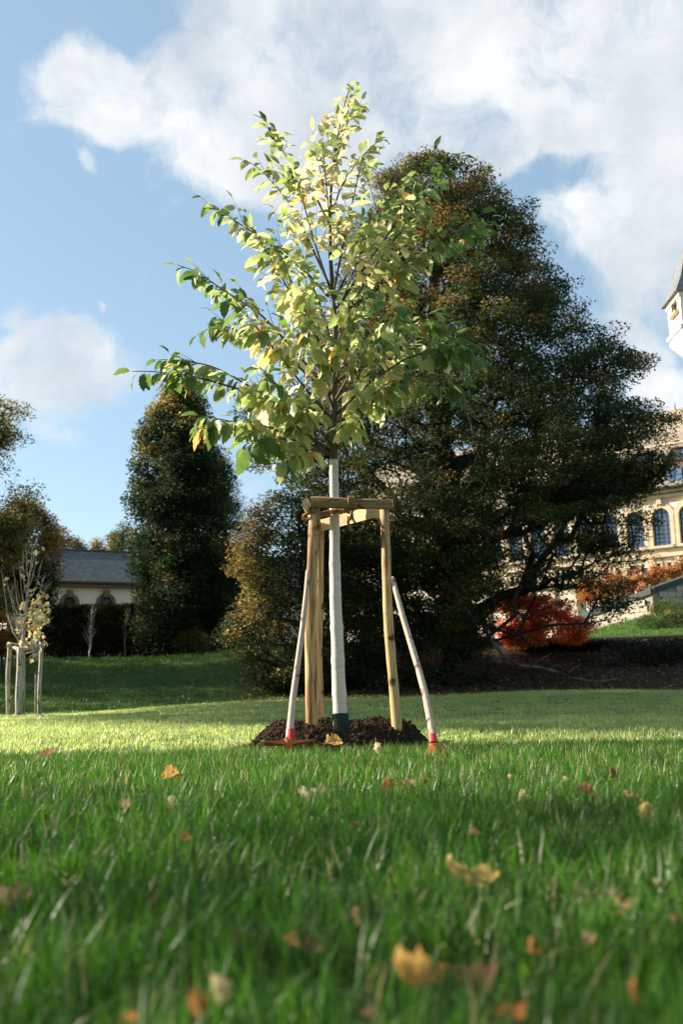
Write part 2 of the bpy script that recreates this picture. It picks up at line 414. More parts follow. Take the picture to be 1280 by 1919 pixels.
# ------------------------------------------------------------------ trees
def edges_mesh(name, P0, P1, r0, r1, mat, parent, origin):
    """truncated cones along the limbs of a skeleton, thicker ones with more sides"""
    V = []; Fc = []; b = 0
    P0, P1, r0, r1 = map(np.asarray, (P0, P1, r0, r1))
    for lo, hi, n in ((0, .02, 3), (.02, .06, 5), (.06, 9, 10)):
        k = (r0 >= lo) & (r0 < hi)
        if not k.any(): continue
        a, c, ra, rc = P0[k], P1[k], r0[k], r1[k]
        d = c - a; d /= np.linalg.norm(d, axis=1, keepdims=True) + 1e-9
        ref = np.where(np.abs(d[:, 2:3]) < .9, np.array([[0, 0, 1.0]]), np.array([[0, 1.0, 0]]))
        x = np.cross(ref, d); x /= np.linalg.norm(x, axis=1, keepdims=True) + 1e-9; y = np.cross(d, x)
        ang = np.arange(n) * 2 * math.pi / n
        ca, sa = np.cos(ang)[None, :, None], np.sin(ang)[None, :, None]
        ringd = x[:, None] * ca + y[:, None] * sa
        A = a[:, None] - d[:, None] * (ra[:, None, None] * .25) + ringd * ra[:, None, None]
        C = c[:, None] + ringd * rc[:, None, None]
        m_ = len(a); VV = np.concatenate([A, C], 1).reshape(-1, 3)
        base = b + np.arange(m_)[:, None] * 2 * n; i = np.arange(n)[None]
        q = np.stack([base + i, base + (i + 1) % n, base + n + (i + 1) % n, base + n + i], -1).reshape(-1, 4)
        V.append(VV); Fc.append(q); b += len(VV)
    me = np_mesh(name, np.concatenate(V) - np.asarray(origin), np.concatenate(Fc), smooth=True)
    return link(name, me, parent, [mat])
def grow(points, trunk, r_trunk, step=.7, up=1.0):
    """join scattered twig ends to a trunk; returns limb segments with radii"""
    nodes = [np.array(p, float) for p in trunk]; par = [-1] + list(range(len(trunk) - 1)); nt = len(trunk)
    cap = 60000; arr = np.zeros((cap, 3)); arr[:nt] = nodes; cnt = nt
    T = np.array(trunk)
    dist = np.min(np.linalg.norm(points[:, None] - T[None], axis=2), axis=1)
    ends = []
    for i in np.argsort(dist):
        p = points[i]; v = p - arr[:cnt]; d = np.linalg.norm(v, axis=1) + 1e-6
        cost = d + np.maximum(0, .35 * d - v[:, 2] * 1.0) * up
        cost[0] += 3; j = int(np.argmin(cost)); L_ = d[j]; k = max(1, int(L_ / step)); prev = j; a = arr[j].copy()
        for s in range(1, k + 1):
            t = s / k; q = a + (p - a) * t; q[2] += .10 * L_ * math.sin(math.pi * t) * (.6)
            if s < k: q += rng.normal(0, .06 * step, 3)
            arr[cnt] = q; par.append(prev); prev = cnt; cnt += 1
        ends.append(prev)
    w = np.zeros(cnt)
    for e in ends: w[e] += 1
    for i in range(cnt - 1, 0, -1): w[par[i]] += w[i]
    rad = .006 + r_trunk * (w / w[0]) ** .56
    pr = np.array(par[1:cnt]); ch = np.arange(1, cnt)
    r0 = np.minimum(rad[pr], np.where(pr < nt, rad[pr], rad[ch] * 1.5 + .01))
    for i in range(nt): rad[i] = max(rad[i], .02)
    return arr[pr], arr[ch], r0, rad[ch]
def leaf_cloud(centers, n, sig, flat, ll, lw, cols, upb=.8, name='crown'):
    """n small leaves round every twig end; cols: colour per centre"""
    m_ = len(centers); N_ = m_ * n
    c = np.repeat(centers, n, axis=0); cc = np.repeat(cols, n, axis=0)
    off = rng.normal(0, 1, (N_, 3)); off *= (np.minimum(1.5, np.linalg.norm(off, axis=1)) / np.linalg.norm(off, axis=1))[:, None] * sig; off[:, 2] *= flat
    P = c + off
    nrm = rng.normal(0, 1, (N_, 3)); nrm[:, 2] = np.abs(nrm[:, 2]) + upb; nrm /= np.linalg.norm(nrm, axis=1, keepdims=True)
    t = rng.normal(0, 1, (N_, 3)); t[:, 2] -= .4; t -= nrm * np.sum(t * nrm, 1, keepdims=True); t /= np.linalg.norm(t, axis=1, keepdims=True)
    b = np.cross(nrm, t); s = rng.uniform(.6, 1.3, (N_, 1))
    l = t * ll * s; w = b * lw * s * .5
    V = np.stack([P, P + l * .45 + w + nrm * lw * .12, P + l, P + l * .45 - w + nrm * lw * .12], 1).reshape(-1, 3)
    Fc = np.arange(N_ * 4).reshape(-1, 4)
    cc = cc * rng.uniform(.65, 1.35, (N_, 1)) * (1 + rng.normal(0, .08, (N_, 3)))
    return V, Fc, np.repeat(np.clip(cc, .004, .9), 4, axis=0)
def body(outline, Y, n, depth=1.0, shell=.62, thr=-.15, nscale=.45, rag=.28, rf=1.0):
    """points inside a crown whose left and right extent in metres is given at several heights"""
    o = np.array(outline, float); A = np.array([at(a, y, Y) for y, a, b in o]); B = np.array([at(b, y, Y) for y, a, b in o])
    zc = (A[:, 2] + B[:, 2]) / 2; xc = (A[:, 0] + B[:, 0]) / 2; hw = (B[:, 0] - A[:, 0]) / 2
    k = np.argsort(zc); zc, xc, hw = zc[k], xc[k], hw[k]
    out = []
    sd = rng.uniform(0, 100, 3)
    hm = hw.max()
    while len(out) < n:
        z = rng.uniform(zc[0], zc[-1]); h = np.interp(z, zc, hw); x0 = np.interp(z, zc, xc)
        if rng.uniform() > (h / hm) ** 1.3 + .05: continue
        a = rng.uniform(0, 2 * math.pi); r = rng.uniform() ** (shell * .5) * (1 + rag * mnoise.fractal(Vector((math.cos(a) * 1.6 * rf + sd[0], math.sin(a) * 1.6 * rf, z * .75 * rf)), 1.0, 2.0, 3))
        p = np.array([x0 + h * r * math.cos(a), Y + h * depth * r * math.sin(a), z])
        if mnoise.fractal(Vector((p + sd) * nscale), 1.0, 2.0, 3) < thr: continue
        out.append(p)
    return np.array(out)
def pal(points, c0, colors, f):
    """autumn colouring, also painted sun in some crowns: f(points) gives the recoloured share"""
    sd = rng.uniform(0, 100, 3)
    nz = np.array([mnoise.fractal(Vector((p + sd) * .55), 1.0, 2.0, 2) for p in points])      # turned patches hang together
    nb = np.array([mnoise.noise(Vector((p - sd) * .9)) for p in points])
    fr = np.clip(f(points), 0, 1); k = rng.uniform(size=len(points)) < fr * (1 + 1.6 * nz)
    c = np.tile(np.array(c0), (len(points), 1)) * (rng.uniform(.75, 1.25, (len(points), 1)) * (1 + .55 * nb[:, None]))
    colors = np.array(colors); pick = colors[rng.integers(0, len(colors), len(points))]
    return np.where(k[:, None], pick, c)
def tree(name, label, cat, base, trunk, pts, cols, r_trunk, nleaf, sig, flat, ll, lw, bark, group=None, step=.7, upb=.8, trunk_name='trunk'):
    e = empty(name, base, label, cat, group)
    P0, P1, r0, r1 = grow(pts, trunk, r_trunk, step)
    edges_mesh(trunk_name, P0, P1, r0, r1, bark, e, base)
    V, Fc, cc = leaf_cloud(pts, nleaf, sig, flat, ll, lw, cols, upb)
    link('crown', np_mesh('crown', V - np.asarray(base), Fc, cc), e, [M['foliage']])
    return e
def gz(x, y): return float(zfun(x, y))
def line(a, b, n, wob=.0):
    a, b = np.array(a, float), np.array(b, float)
    return [a + (b - a) * t + (rng.normal(0, wob, 3) if 0 < t < 1 else 0) for t in np.linspace(0, 1, n)]

DKG = (.04, .06, .018); MIDG = (.075, .095, .026); OCH = (.25, .16, .04); ORG = (.32, .14, .03); YEL = (.42, .32, .085); RUST = (.14, .085, .025)

def beech():
    Y = 32.0; b = at(872, 1262, Y); b[2] = gz(b[0], b[1]) - .1
    trunk = line(b, b + np.array([-.2, 0, 4.0]), 6, .05) + line(b + np.array([-.35, .1, 5.0]), at(815, 380, Y), 14, .12)
    ol = [(318, 735, 865), (340, 705, 905), (400, 680, 955), (470, 650, 1000), (540, 630, 1025), (600, 610, 1085), (650, 590, 1130), (700, 570, 1150), (770, 545, 1175),
          (830, 510, 1205), (900, 520, 1220), (960, 540, 1195), (1020, 560, 1160), (1090, 600, 1110), (1150, 640, 1050), (1215, 680, 990)]
    pts = body(ol, Y, 4200, .95, .72, -.06, .8, rag=.2, rf=2.3)
    # long limbs that leave the outline on the right
    for (x0, y0, x1, y1, n, s) in ((1120, 700, 1205, 668, 26, .35), (1130, 800, 1245, 795, 60, .5), (1100, 900, 1228, 895, 110, .6), (980, 930, 1180, 980, 140, .7), (1100, 1010, 1190, 1030, 60, .5), (720, 1130, 890, 1200, 110, .8), (790, 1010, 930, 1090, 90, .8), (640, 990, 800, 1080, 90, .8),
                                   (1040, 1080, 1175, 1130, 70, .55), (1040, 1110, 1110, 1190, 26, .4), (640, 800, 455, 760, 40, .5), (640, 860, 470, 850, 30, .4), (985, 560, 1050, 520, 20, .3), (900, 420, 985, 420, 20, .3)):
        a, c = at(x0, y0, Y - .5), at(x1, y1, Y - 1.5)
        t = rng.uniform(0, 1, (n, 1)); pts = np.concatenate([pts, a + (c - a) * t + rng.normal(0, s, (n, 3)) * np.array([.6, 1.3, .6])])
    # airy window low on the right where the castle shows through
    q = pts - CAM; dep = q @ f_; sx = CX + F * (q @ R_) / dep; sy = CY - F * (q @ U_) / dep
    drop = (sx > 930) & (sx < 1190) & (sy > 950) & (sy < 1130) & (rng.uniform(size=len(pts)) < .5)
    drop |= (sx > 905) & (sx < 1095) & (sy > 1105) & (sy < 1225) & (rng.uniform(size=len(pts)) < .9)
    pts = pts[~drop]
    top = lambda p: .07 + .34 * np.clip((p[:, 2] - 9) / 8, 0, 1) * np.clip((b[0] + 2.5 - p[:, 0]) / 4 + .5, 0, 1) + .12 * np.clip((p[:, 2] - 8) / 9, 0, 1)  # more golden twigs at the upper left: sunlight put into the leaf colour
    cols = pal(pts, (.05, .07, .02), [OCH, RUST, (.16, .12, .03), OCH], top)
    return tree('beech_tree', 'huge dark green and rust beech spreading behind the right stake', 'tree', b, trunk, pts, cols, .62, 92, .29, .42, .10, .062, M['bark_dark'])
beech()

def tall_limes():
    Y = 42.0; b = at(345, 1215, Y); b[2] = gz(b[0], b[1]) - .1
    ol = [(700, 336, 346), (725, 318, 362), (765, 294, 384), (820, 270, 402), (900, 252, 420), (1000, 250, 436), (1100, 262, 452), (1170, 262, 448), (1225, 268, 440)]
    pts = body(ol, Y, 1900, 1, .58, -.22, .7, rag=.2)
    zt = at(345, 880, Y)[2]
    cols = pal(pts, (.032, .055, .02), [YEL, (.24, .21, .06), (.26, .19, .05), (.12, .13, .035)], lambda p: .06 + .6 * np.clip((p[:, 2] - zt) / 2.5, 0, 1))  # yellow share rises with height, painting the crown's sunlit top
    tree('lime_tree', 'tall narrow dark green tree with sun-tinted yellow top behind the hedge', 'tree', b, line(b, at(345, 730, Y), 14, .06), pts, cols, .35, 76, .30, .6, .12, .085, M['bark_dark'])
    Y = 47; b = at(428, 1215, Y); b[2] = gz(b[0], b[1]) - .1
    ol = [(855, 416, 420), (900, 405, 436), (950, 396, 452), (1000, 392, 462), (1060, 388, 470), (1130, 385, 474), (1220, 384, 476)]
    pts = body(ol, Y, 750, 1, .4, -.4, .5); cols = pal(pts, (.016, .028, .014), [DKG], lambda p: p[:, 2] * 0 + .3)
    tree('spruce_tree', 'dark conical spruce tucked behind the tall yellow-topped tree', 'tree', b, line(b, at(417, 858, Y), 12), pts, cols, .25, 60, .3, .55, .13, .035, M['bark_dark'])
tall_limes()

def sun_edged_tree():
    Y = 29.5; b = at(590, 1285, Y); b[2] = gz(b[0], b[1]) - .1
    ol = [(925, 498, 560), (950, 478, 600), (1000, 458, 650), (1050, 450, 680), (1100, 442, 700), (1180, 440, 715), (1250, 452, 720), (1292, 480, 715)]
    pts = body(ol, Y, 1150, .8, .5, -.2, .6)
    cols = pal(pts, (.036, .05, .016), [OCH, YEL, (.2, .15, .04)], lambda p: .08 + .75 * np.clip((b[0] - 1.3 - p[:, 0]) / .8, 0, 1) * np.clip((p[:, 2] - 2.2) / 1.2, 0, 1))  # gold kept to the upper left edge, sunlight painted as leaf colour
    tree('hornbeam_tree', 'low tree with sun-tinted gold edge and branches down to the ground left of the big beech', 'tree', b, line(b, at(560, 960, Y), 9, .05), pts, cols, .2, 74, .24, .6, .08, .055, M['bark_dark'])
sun_edged_tree()

def left_trees():
    g = None
    Y = 36; b = at(-45, 1235, Y); b[2] = gz(b[0], b[1]) - .1
    ol = [(748, -90, 0), (770, -140, 38), (800, -160, 28), (850, -170, 28), (885, -170, 52), (940, -170, 52), (990, -170, 40), (1060, -170, 30), (1150, -160, 25)]
    pts = body(ol, Y, 900, .9, .5, -.05, .6); cols = pal(pts, (.115, .125, .032), [OCH, YEL], lambda p: p[:, 2] * 0 + .4)
    tree('oak_tree', 'green tree cut by the picture edge above the small staked sapling', 'tree', b, line(b, at(-50, 780, Y), 12, .06), pts, cols, .3, 60, .3, .6, .1, .065, M['bark_dark'])
    Y = 45; b = at(52, 1225, Y); b[2] = gz(b[0], b[1]) - .1
    ol = [(945, 10, 60), (975, -10, 92), (1010, -20, 108), (1060, -25, 104), (1120, -20, 98), (1180, -15, 90), (1228, -10, 80)]
    pts = body(ol, Y, 800, .8, .5, -.2, .6); zt = at(50, 1080, Y)[2]
    cols = pal(pts, DKG, [OCH, ORG, YEL, RUST], lambda p: .1 + .75 * np.clip((p[:, 2] - zt) / 1.5, 0, 1))
    tree('maple_tree', 'orange and green autumn tree beside the left gable of the slate-roofed house', 'tree', b, line(b, at(50, 960, Y), 9, .05), pts, cols, .22, 70, .26, .7, .1, .07, M['bark_dark'])
    Y = 34; b = at(6, 1232, Y); b[2] = gz(b[0], b[1]) - .05
    ol = [(1150, -10, 14), (1165, -30, 22), (1190, -40, 26), (1222, -35, 22)]
    pts = body(ol, Y, 120, .9, .5, -.5, .8); cols = pal(pts, RUST, [ORG, ORG, OCH], lambda p: p[:, 2] * 0 + .6)
    tree('beech_bush', 'small rust-orange bush at the left picture edge behind the sapling', 'bush', b, line(b, at(4, 1170, Y), 5, .02), pts, cols, .04, 60, .13, .7, .07, .05, M['bark_dark'], step=.3)
left_trees()

def far_trees():
    spec = [('pine_tree', 'round green pine crown showing over the slate roof', 140, 1008, 20, MIDG, .7, 95),
            ('larch_tree', 'orange-tinged young larch over the roof ridge', 182, 1012, 15, OCH, .4, 98),
            ('birch_tree', 'yellowish thin tree between the larch and the bare-topped conifer', 208, 1005, 13, YEL, .5, 102),
            ('fir_tree', 'thin-topped conifer rising highest over the slate roof', 230, 983, 24, MIDG, .25, 96),
            ('ash_tree', 'brown autumn crown rising behind the roof beside the orange tree', 104, 985, 32, RUST, .6, 88)]
    for (nm, lb, px, py, hw, c, blunt, Y) in spec:
        b = at(px, 1120, Y); b[2] = gz(b[0], b[1]) - .1
        ol = [(py, px - hw * blunt * .5, px + hw * blunt * .5), (py + 12, px - hw * (.5 + blunt * .4), px + hw * (.5 + blunt * .4)), (py + 30, px - hw, px + hw), (py + 60, px - hw * 1.1, px + hw * 1.1), (py + 110, px - hw, px + hw)]
        pts = body(ol, Y, 190, 1, .5, -.2, .5); cols = pal(pts, c, [OCH, DKG], lambda p: p[:, 2] * 0 + .25)
        tree(nm, lb, 'tree', b, line(b, at(px, py + 3, Y), 8, .05), pts, cols, .2, 40, .4, .7, .17, .12, M['bark_dark'])
    # distant wood closing the view beyond the house and the castle
    n = 700; x = rng.uniform(-260, 260, n); y = rng.uniform(150, 210, n)
    c = np.stack([x, y, zfun(x, y) + rng.uniform(1, 9, n)], -1)
    cols = pal(c, MIDG, [OCH, RUST, DKG], lambda p: p[:, 2] * 0 + .4)
    V, Fc, cc = leaf_cloud(c, 60, 1.6, .8, .7, .5, cols)
    o = link('forest', np_mesh('forest', V, Fc, cc), None, [M['foliage']]); tag(o, 'distant autumn wood closing the view beyond the buildings', 'forest', None, 'stuff')
far_trees()

def red_maple():
    Y = 37; b = at(1000, 1212, Y); b[2] = gz(b[0], b[1]) - .1
    Y = 35.0; ol = [(1112, 930, 985), (1130, 918, 1045), (1155, 912, 1075), (1180, 915, 1088), (1208, 925, 1085)]
    pts = body(ol, Y, 420, .7, .55, -.1, 1.1, rag=.5); cols = pal(pts, (.4, .05, .015), [(.75, .22, .04), (.72, .14, .03), (.62, .08, .02)], lambda p: p[:, 2] * 0 + .75)
    tree('japanese_maple', 'low spreading maple with glowing scarlet leaves beside the beech trunk', 'tree', b, line(b, at(995, 1130, Y), 6, .03), pts, cols, .1, 70, .17, .5, .075, .06, M['bark_dark'], step=.35)
red_maple()

def shrubs():
    spec = [('shrub', 'dark twiggy shrub at the foot of the beech behind the right stake', 31, [(1165, 690, 860), (1200, 660, 920), (1250, 640, 935), (1290, 640, 930)], 520, DKG, RUST, .25),
            ('shrub', 'low yellow-green shrub in front of the tall narrow tree', 40.5, [(1182, 345, 372), (1196, 334, 386), (1214, 328, 390)], 120, (.1, .11, .025), YEL, .3),
            ('shrub', 'round glossy sunlit shrub on the grass slope below the terrace wall', 50, [(1128, 1235, 1300), (1145, 1210, 1330), (1170, 1198, 1345), (1200, 1195, 1350)], 430, (.06, .1, .022), YEL, .12),
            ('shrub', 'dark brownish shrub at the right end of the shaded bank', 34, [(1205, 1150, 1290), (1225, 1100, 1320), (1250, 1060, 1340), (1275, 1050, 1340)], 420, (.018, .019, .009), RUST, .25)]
    for nm, lb, Y, ol, n, c, c2, fr in spec:
        px = (ol[-1][1] + ol[-1][2]) / 2; b = at(px, ol[-1][0], Y); b[2] = gz(b[0], b[1]) - .05
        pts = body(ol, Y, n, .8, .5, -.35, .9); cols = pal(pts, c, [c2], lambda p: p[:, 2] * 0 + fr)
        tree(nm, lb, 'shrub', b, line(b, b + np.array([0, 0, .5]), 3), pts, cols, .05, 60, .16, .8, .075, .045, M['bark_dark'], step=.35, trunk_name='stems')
shrubs()

def hedge(name, label, x0, x1, ytop0, ytop1, Y0, Y1, thick, n, c, colors, fr):
    A, B = at(x0, ytop0, Y0), at(x1, ytop1, Y1)
    u = (B - A)[:2]; L_ = np.linalg.norm(u); u = u / L_; v = np.array([-u[1], u[0]])
    t = rng.uniform(0, 1, n); w = rng.uniform(-1, 1, n); h = rng.uniform(0, 1, n) ** .8
    face = rng.uniform(size=n); w = np.where(face < .6, -1 + rng.uniform(0, .3, n), w); h = np.where(face > .75, 1 - rng.uniform(0, .12, n), h)
    x = A[0] + u[0] * L_ * t + v[0] * w * thick / 2; y = A[1] + u[1] * L_ * t + v[1] * w * thick / 2
    zg = zfun(x, y); zt = A[2] + (B[2] - A[2]) * t; p = np.stack([x, y, zg + (zt - zg) * h], -1)
    cols = pal(p, c, colors, lambda q: q[:, 2] * 0 + fr)
    mid_ = (A + B) / 2; b = np.array([mid_[0], mid_[1], gz(mid_[0], mid_[1])])
    e = empty(name, b, label, 'hedge')
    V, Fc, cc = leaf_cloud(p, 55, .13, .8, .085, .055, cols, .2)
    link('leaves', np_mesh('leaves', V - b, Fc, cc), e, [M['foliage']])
    # branchwork inside keeps the hedge opaque
    mb = MB(); k = int(L_ / .25)
    for i in range(k):
        s = (i + .5) / k; g = A + (B - A) * s; z0 = gz(g[0], g[1])
        mb.tube([(g[0], g[1], z0 - .05), (g[0] + rng.normal(0, .08), g[1], z0 + (g[2] - z0) * .95)], [.03, .012], 5)
    mb.build('stems', M['bark_dark'], e, b)['kind'] = 'stuff'
hedge('clipped_hedge', 'long clipped beech hedge below the arched windows of the slate-roofed house', 85, 430, 1139, 1138, 43.5, 43.5, 1.2, 2700, (.022, .026, .01), [RUST, OCH, (.05, .05, .015)], .3)
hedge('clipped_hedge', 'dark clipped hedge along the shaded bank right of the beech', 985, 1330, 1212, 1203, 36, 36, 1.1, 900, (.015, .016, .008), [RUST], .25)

def birches():
    for px, py, lb, lc in ((168, 1224, 'thin white-stemmed birch sapling in front of the hedge', M['birch']), (234, 1224, 'thin grey bare sapling right of the white-stemmed one by the hedge', M['bark'])):
        Y = 41.8; b = at(px, py, Y); b[2] = gz(b[0], b[1])
        top = at(px + 3, 1142, Y)
        e = empty('birch_sapling', b, lb, 'tree'); H_ = top[2] - b[2]
        k = MB(); k.tube(line(b, top, 8, .015), list(np.linspace(.05, .012, 8)), 8, wob=.1); k.build('trunk', lc, e, b, True)
        k = MB(); tips = []
        for _ in range(26):
            z = rng.uniform(.25, .95); p = b + (top - b) * z; a = rng.uniform(0, 6.28); l = rng.uniform(.25, .7) * (1.1 - z * .6)
            q = p + np.array([math.cos(a) * l * .5, math.sin(a) * l * .5, l]); k.tube([p, (p + q) / 2 + np.array([math.cos(a), math.sin(a), 0]) * .05, q], [.014, .009, .004], 4); tips.append(q)
        k.build('branches', lc, e, b)
        V, Fc, cc = leaf_cloud(np.array(tips), 3, .12, .8, .05, .04, pal(np.array(tips), OCH, [YEL], lambda p: p[:, 2] * 0 + .3)); link('crown', np_mesh('crown', V - b, Fc, cc), e, [M['foliage']])
birches()

def shade_trees():
    """the row of park trees on the left, just outside the frame, whose shade lies across the foreground"""
    pq = np.array([math.sin(SUN_BACK), math.cos(SUN_BACK)]); sq = np.array([-math.cos(SUN_BACK), math.sin(SUN_BACK)])
    tn = math.tan(SUN_EL)
    def cr(name, label, t, q, lobes, n, nl, sig, r_tr):
        base = sq * t + pq * q; b = np.array([base[0], base[1], gz(*base) - .1]); P = []
        for (zc, rx, ry, rz) in lobes:
            k = rng.normal(0, 1, (n, 3)); k /= np.linalg.norm(k, axis=1, keepdims=True); k *= rng.uniform(0, 1, (n, 1)) ** .4
            P.append(np.stack([b[0] + k[:, 0] * rx, b[1] + k[:, 1] * ry, np.maximum(zc + k[:, 2] * rz, b[2] + .6)], -1))
        p = np.concatenate(P); top = max(l[0] + l[3] * .7 for l in lobes)
        cols = pal(p, MIDG, [OCH, YEL], lambda s: s[:, 2] * 0 + .3)
        tree(name, label, 'tree', b, line(b, (b[0], b[1], top), 10, .05), p, cols, r_tr, nl, sig, .6, .15, .11, M['bark'])
    cr('park_tree', 'broad low park tree left of the camera shading the foreground grass', 19, .0, [(3.6, 6, 7.4, 3.4), (8.5, 4.0, 3.8, 8.5)], 270, 52, .42, .3)
    cr('park_tree', 'wide-crowned park tree left of the bank shading the lawn behind the mound', 25, 18.0, [(13.5, 6.5, 10.2, 5.5)], 2200, 60, .5, .35)
    cr('park_tree', 'first of the row of park trees shading the bank from the left', 33, 28.5, [(6.5, 5, 5, 6.5)], 500, 60, .5, .25)
    cr('park_tree', 'tall park tree farther along the row shading the bank from the left', 33, 33.5, [(8, 5, 5, 8)], 500, 60, .5, .25)
    cr('park_tree', 'last tall park tree of the row at the left end of the hedge', 37, 40, [(8.5, 4.5, 4.5, 8.5)], 500, 60, .5, .25)
shade_trees()

# ------------------------------------------------------------------ buildings
M['plaster'] = surf('plaster_cream', [(.25, (.52, .42, .32)), (.5, (.70, .58, .46)), (.75, (.76, .65, .53))], (.6, .6, .6), bump=.1)
M['sandstone'] = surf('sandstone', [(.3, (.48, .38, .25)), (.7, (.62, .5, .35))], (1.5, 1.5, 1.5), bump=.3)
M['plaster_pink'] = surf('plaster_pink', [(.3, (.74, .55, .43)), (.7, (.8, .62, .5))], (.5, .5, .5), bump=.1)
M['brownstone'] = surf('brownstone', [(.3, (.12, .07, .045)), (.7, (.2, .11, .07))], (2, 2, 2), bump=.3)
M['glass'] = surf('window_glass', [(.3, (.10, .17, .27)), (.7, (.18, .27, .4))], (.5, .5, .5), rough=.07, bump=.05, spec=.7)  # blue base colour stands in for the reflected sky
next(n for n in M['glass'].node_tree.nodes if n.type == 'BSDF_PRINCIPLED').inputs['Metallic'].default_value = .55
M['bars'] = surf('window_bars', [(.3, (.05, .045, .04)), (.7, (.08, .07, .06))], (3, 3, 3), bump=0)
def slate(name, a, b, sc=1.0):
    mt, nt, N, L, out = new_mat(name)
    p = N('ShaderNodeBsdfPrincipled'); L(p.outputs[0], out.inputs[0]); p.inputs['Roughness'].default_value = .6
    tc = N('ShaderNodeTexCoord'); mp = N('ShaderNodeMapping'); L(tc.outputs['UV'], mp.inputs[0]); mp.inputs['Scale'].default_value = (sc, sc, sc)
    br = N('ShaderNodeTexBrick'); L(mp.outputs[0], br.inputs['Vector']); br.inputs['Scale'].default_value = 1; br.inputs['Brick Width'].default_value = .32; br.inputs['Row Height'].default_value = .22
    br.inputs['Mortar Size'].default_value = .012; br.inputs['Color1'].default_value = (*a, 1); br.inputs['Color2'].default_value = (*b, 1); br.inputs['Mortar'].default_value = (a[0] * .4, a[1] * .4, a[2] * .4, 1)
    n = N('ShaderNodeTexNoise'); n.inputs['Scale'].default_value = .6; n.inputs['Detail'].default_value = 8; L(tc.outputs['Object'], n.inputs['Vector'])
    h = N('ShaderNodeMix'); h.data_type = 'RGBA'; h.blend_type = 'MULTIPLY'; h.inputs[0].default_value = .7; L(br.outputs[0], h.inputs[6])
    r = ramp_node(N, [(.3, (.55, .55, .55)), (.7, (1.2, 1.15, 1.1))]); L(n.outputs['Fac'], r.inputs[0]); L(r.outputs[0], h.inputs[7])
    L(h.outputs[2], p.inputs['Base Color'])
    bp = N('ShaderNodeBump'); bp.inputs['Strength'].default_value = .6; bp.inputs['Distance'].default_value = .02; L(br.outputs['Fac'], bp.inputs['Height']); bp.invert = True; L(bp.outputs[0], p.inputs['Normal'])
    return mt
M['slate_dark'] = slate('slate_dark', (.05, .065, .065), (.11, .13, .125))
M['slate_warm'] = slate('slate_warm', (.3, .25, .19), (.4, .33, .25))
def roof_uv(o):
    """lay the slate courses along the slope"""
    me = o.data; uv = me.uv_layers.new(name='UVMap')
    for pl in me.polygons:
        n = pl.normal; h = Vector((-n.y, n.x, 0)); h = h.normalized() if h.length > 1e-4 else Vector((1, 0, 0)); v = n.cross(h)
        for li in pl.loop_indices:
            c = me.vertices[me.loops[li].vertex_index].co; uv.data[li].uv = (c.dot(h), c.dot(v))

def arch(u0, u1, z0, z1, n=14):
    r = (u1 - u0) / 2; c = (u0 + u1) / 2; zs = z1 - r
    return [(u0, z0)] + [(c - r * math.cos(a), zs + r * math.sin(a)) for a in np.linspace(0, math.pi, n)] + [(u1, z0)]
def wall_with_openings(mb, u0, u1, z0, z1, rects, y0, y1, mi=0):
    us = sorted({u0, u1} | {v for r in rects for v in r[:2]}); zs = sorted({z0, z1} | {v for r in rects for v in r[2:4]})
    for i in range(len(us) - 1):
        for j in range(len(zs) - 1):
            a, b, c, d = us[i], us[i + 1], zs[j], zs[j + 1]
            if any(r[0] - 1e-6 <= a and b <= r[1] + 1e-6 and r[2] - 1e-6 <= c and d <= r[3] + 1e-6 for r in rects): continue
            mb.add([(a, y0, c), (b, y0, c), (b, y0, d), (a, y0, d)], [(0, 1, 2, 3)], mi)
    for r in rects:
        if not r[4]: continue
        o = arch(*r[:4]); k = len(o) // 2
        for side, corner in ((o[1:k + 1], (r[0], r[3])), (o[k:-1], (r[1], r[3]))):
            poly = list(side) + [corner]
            mb.add([(q[0], y0, q[1]) for q in poly], [tuple(range(len(poly)))], mi)
def window(parent, u0, u1, z0, z1, arched, wsur, stone, cols_, rows, proud=.12, sill=True):
    """surround + glass + glazing bars; the window is a part, its pieces are sub-parts"""
    ins = arch(u0, u1, z0, z1) if arched else [(u0, z0), (u0, z1), (u1, z1), (u1, z0)]
    ou = arch(u0 - wsur, u1 + wsur, z0 - (0 if not sill else 0), z1 + wsur) if arched else [(u0 - wsur, z0), (u0 - wsur, z1 + wsur), (u1 + wsur, z1 + wsur), (u1 + wsur, z0)]
    w = MB(); w.ring(ins, ou, -proud, .34)
    if sill: w.box(((u0 + u1) / 2, -proud - .04, z0 - .1), (u1 - u0 + 2 * wsur + .2, .5, .2))
    wo = w.build('window', stone, parent)
    g = MB(); g.add([(p[0], .27, p[1]) for p in ins], [tuple(range(len(ins)))]); g.build('pane', M['glass'], wo)
    b = MB(); bw = .05
    for i in range(1, cols_):
        u = u0 + (u1 - u0) * i / cols_; zt = z1
        if arched:
            r = (u1 - u0) / 2; c = (u0 + u1) / 2; zt = z1 - r + math.sqrt(max(0, r * r - (u - c) ** 2))
        t = bw * (2.2 if i * 2 == cols_ else 1); b.box((u, .23, (z0 + zt) / 2), (t, .06, zt - z0))
    for j in range(1, rows):
        z = z0 + (z1 - z0) * j / rows; a0, a1 = u0, u1
        if arched and z > z1 - (u1 - u0) / 2:
            r = (u1 - u0) / 2; c = (u0 + u1) / 2; h = math.sqrt(max(0, r * r - (z - z1 + r) ** 2)); a0, a1 = c - h, c + h
        b.box(((a0 + a1) / 2, .225, z), (a1 - a0, .05, bw * (2.4 if abs(j / rows - .68) < .5 / rows or abs(j / rows - .33) < .5 / rows else 1)))
    ring_i = arch(u0 + .07, u1 - .07, z0 + .07, z1 - .07) if arched else [(u0 + .07, z0 + .07), (u0 + .07, z1 - .07), (u1 - .07, z1 - .07), (u1 - .07, z0 + .07)]
    b.ring(ring_i, ins, .2, .26); b.build('glazing_bars', M['bars'], wo)
    return wo

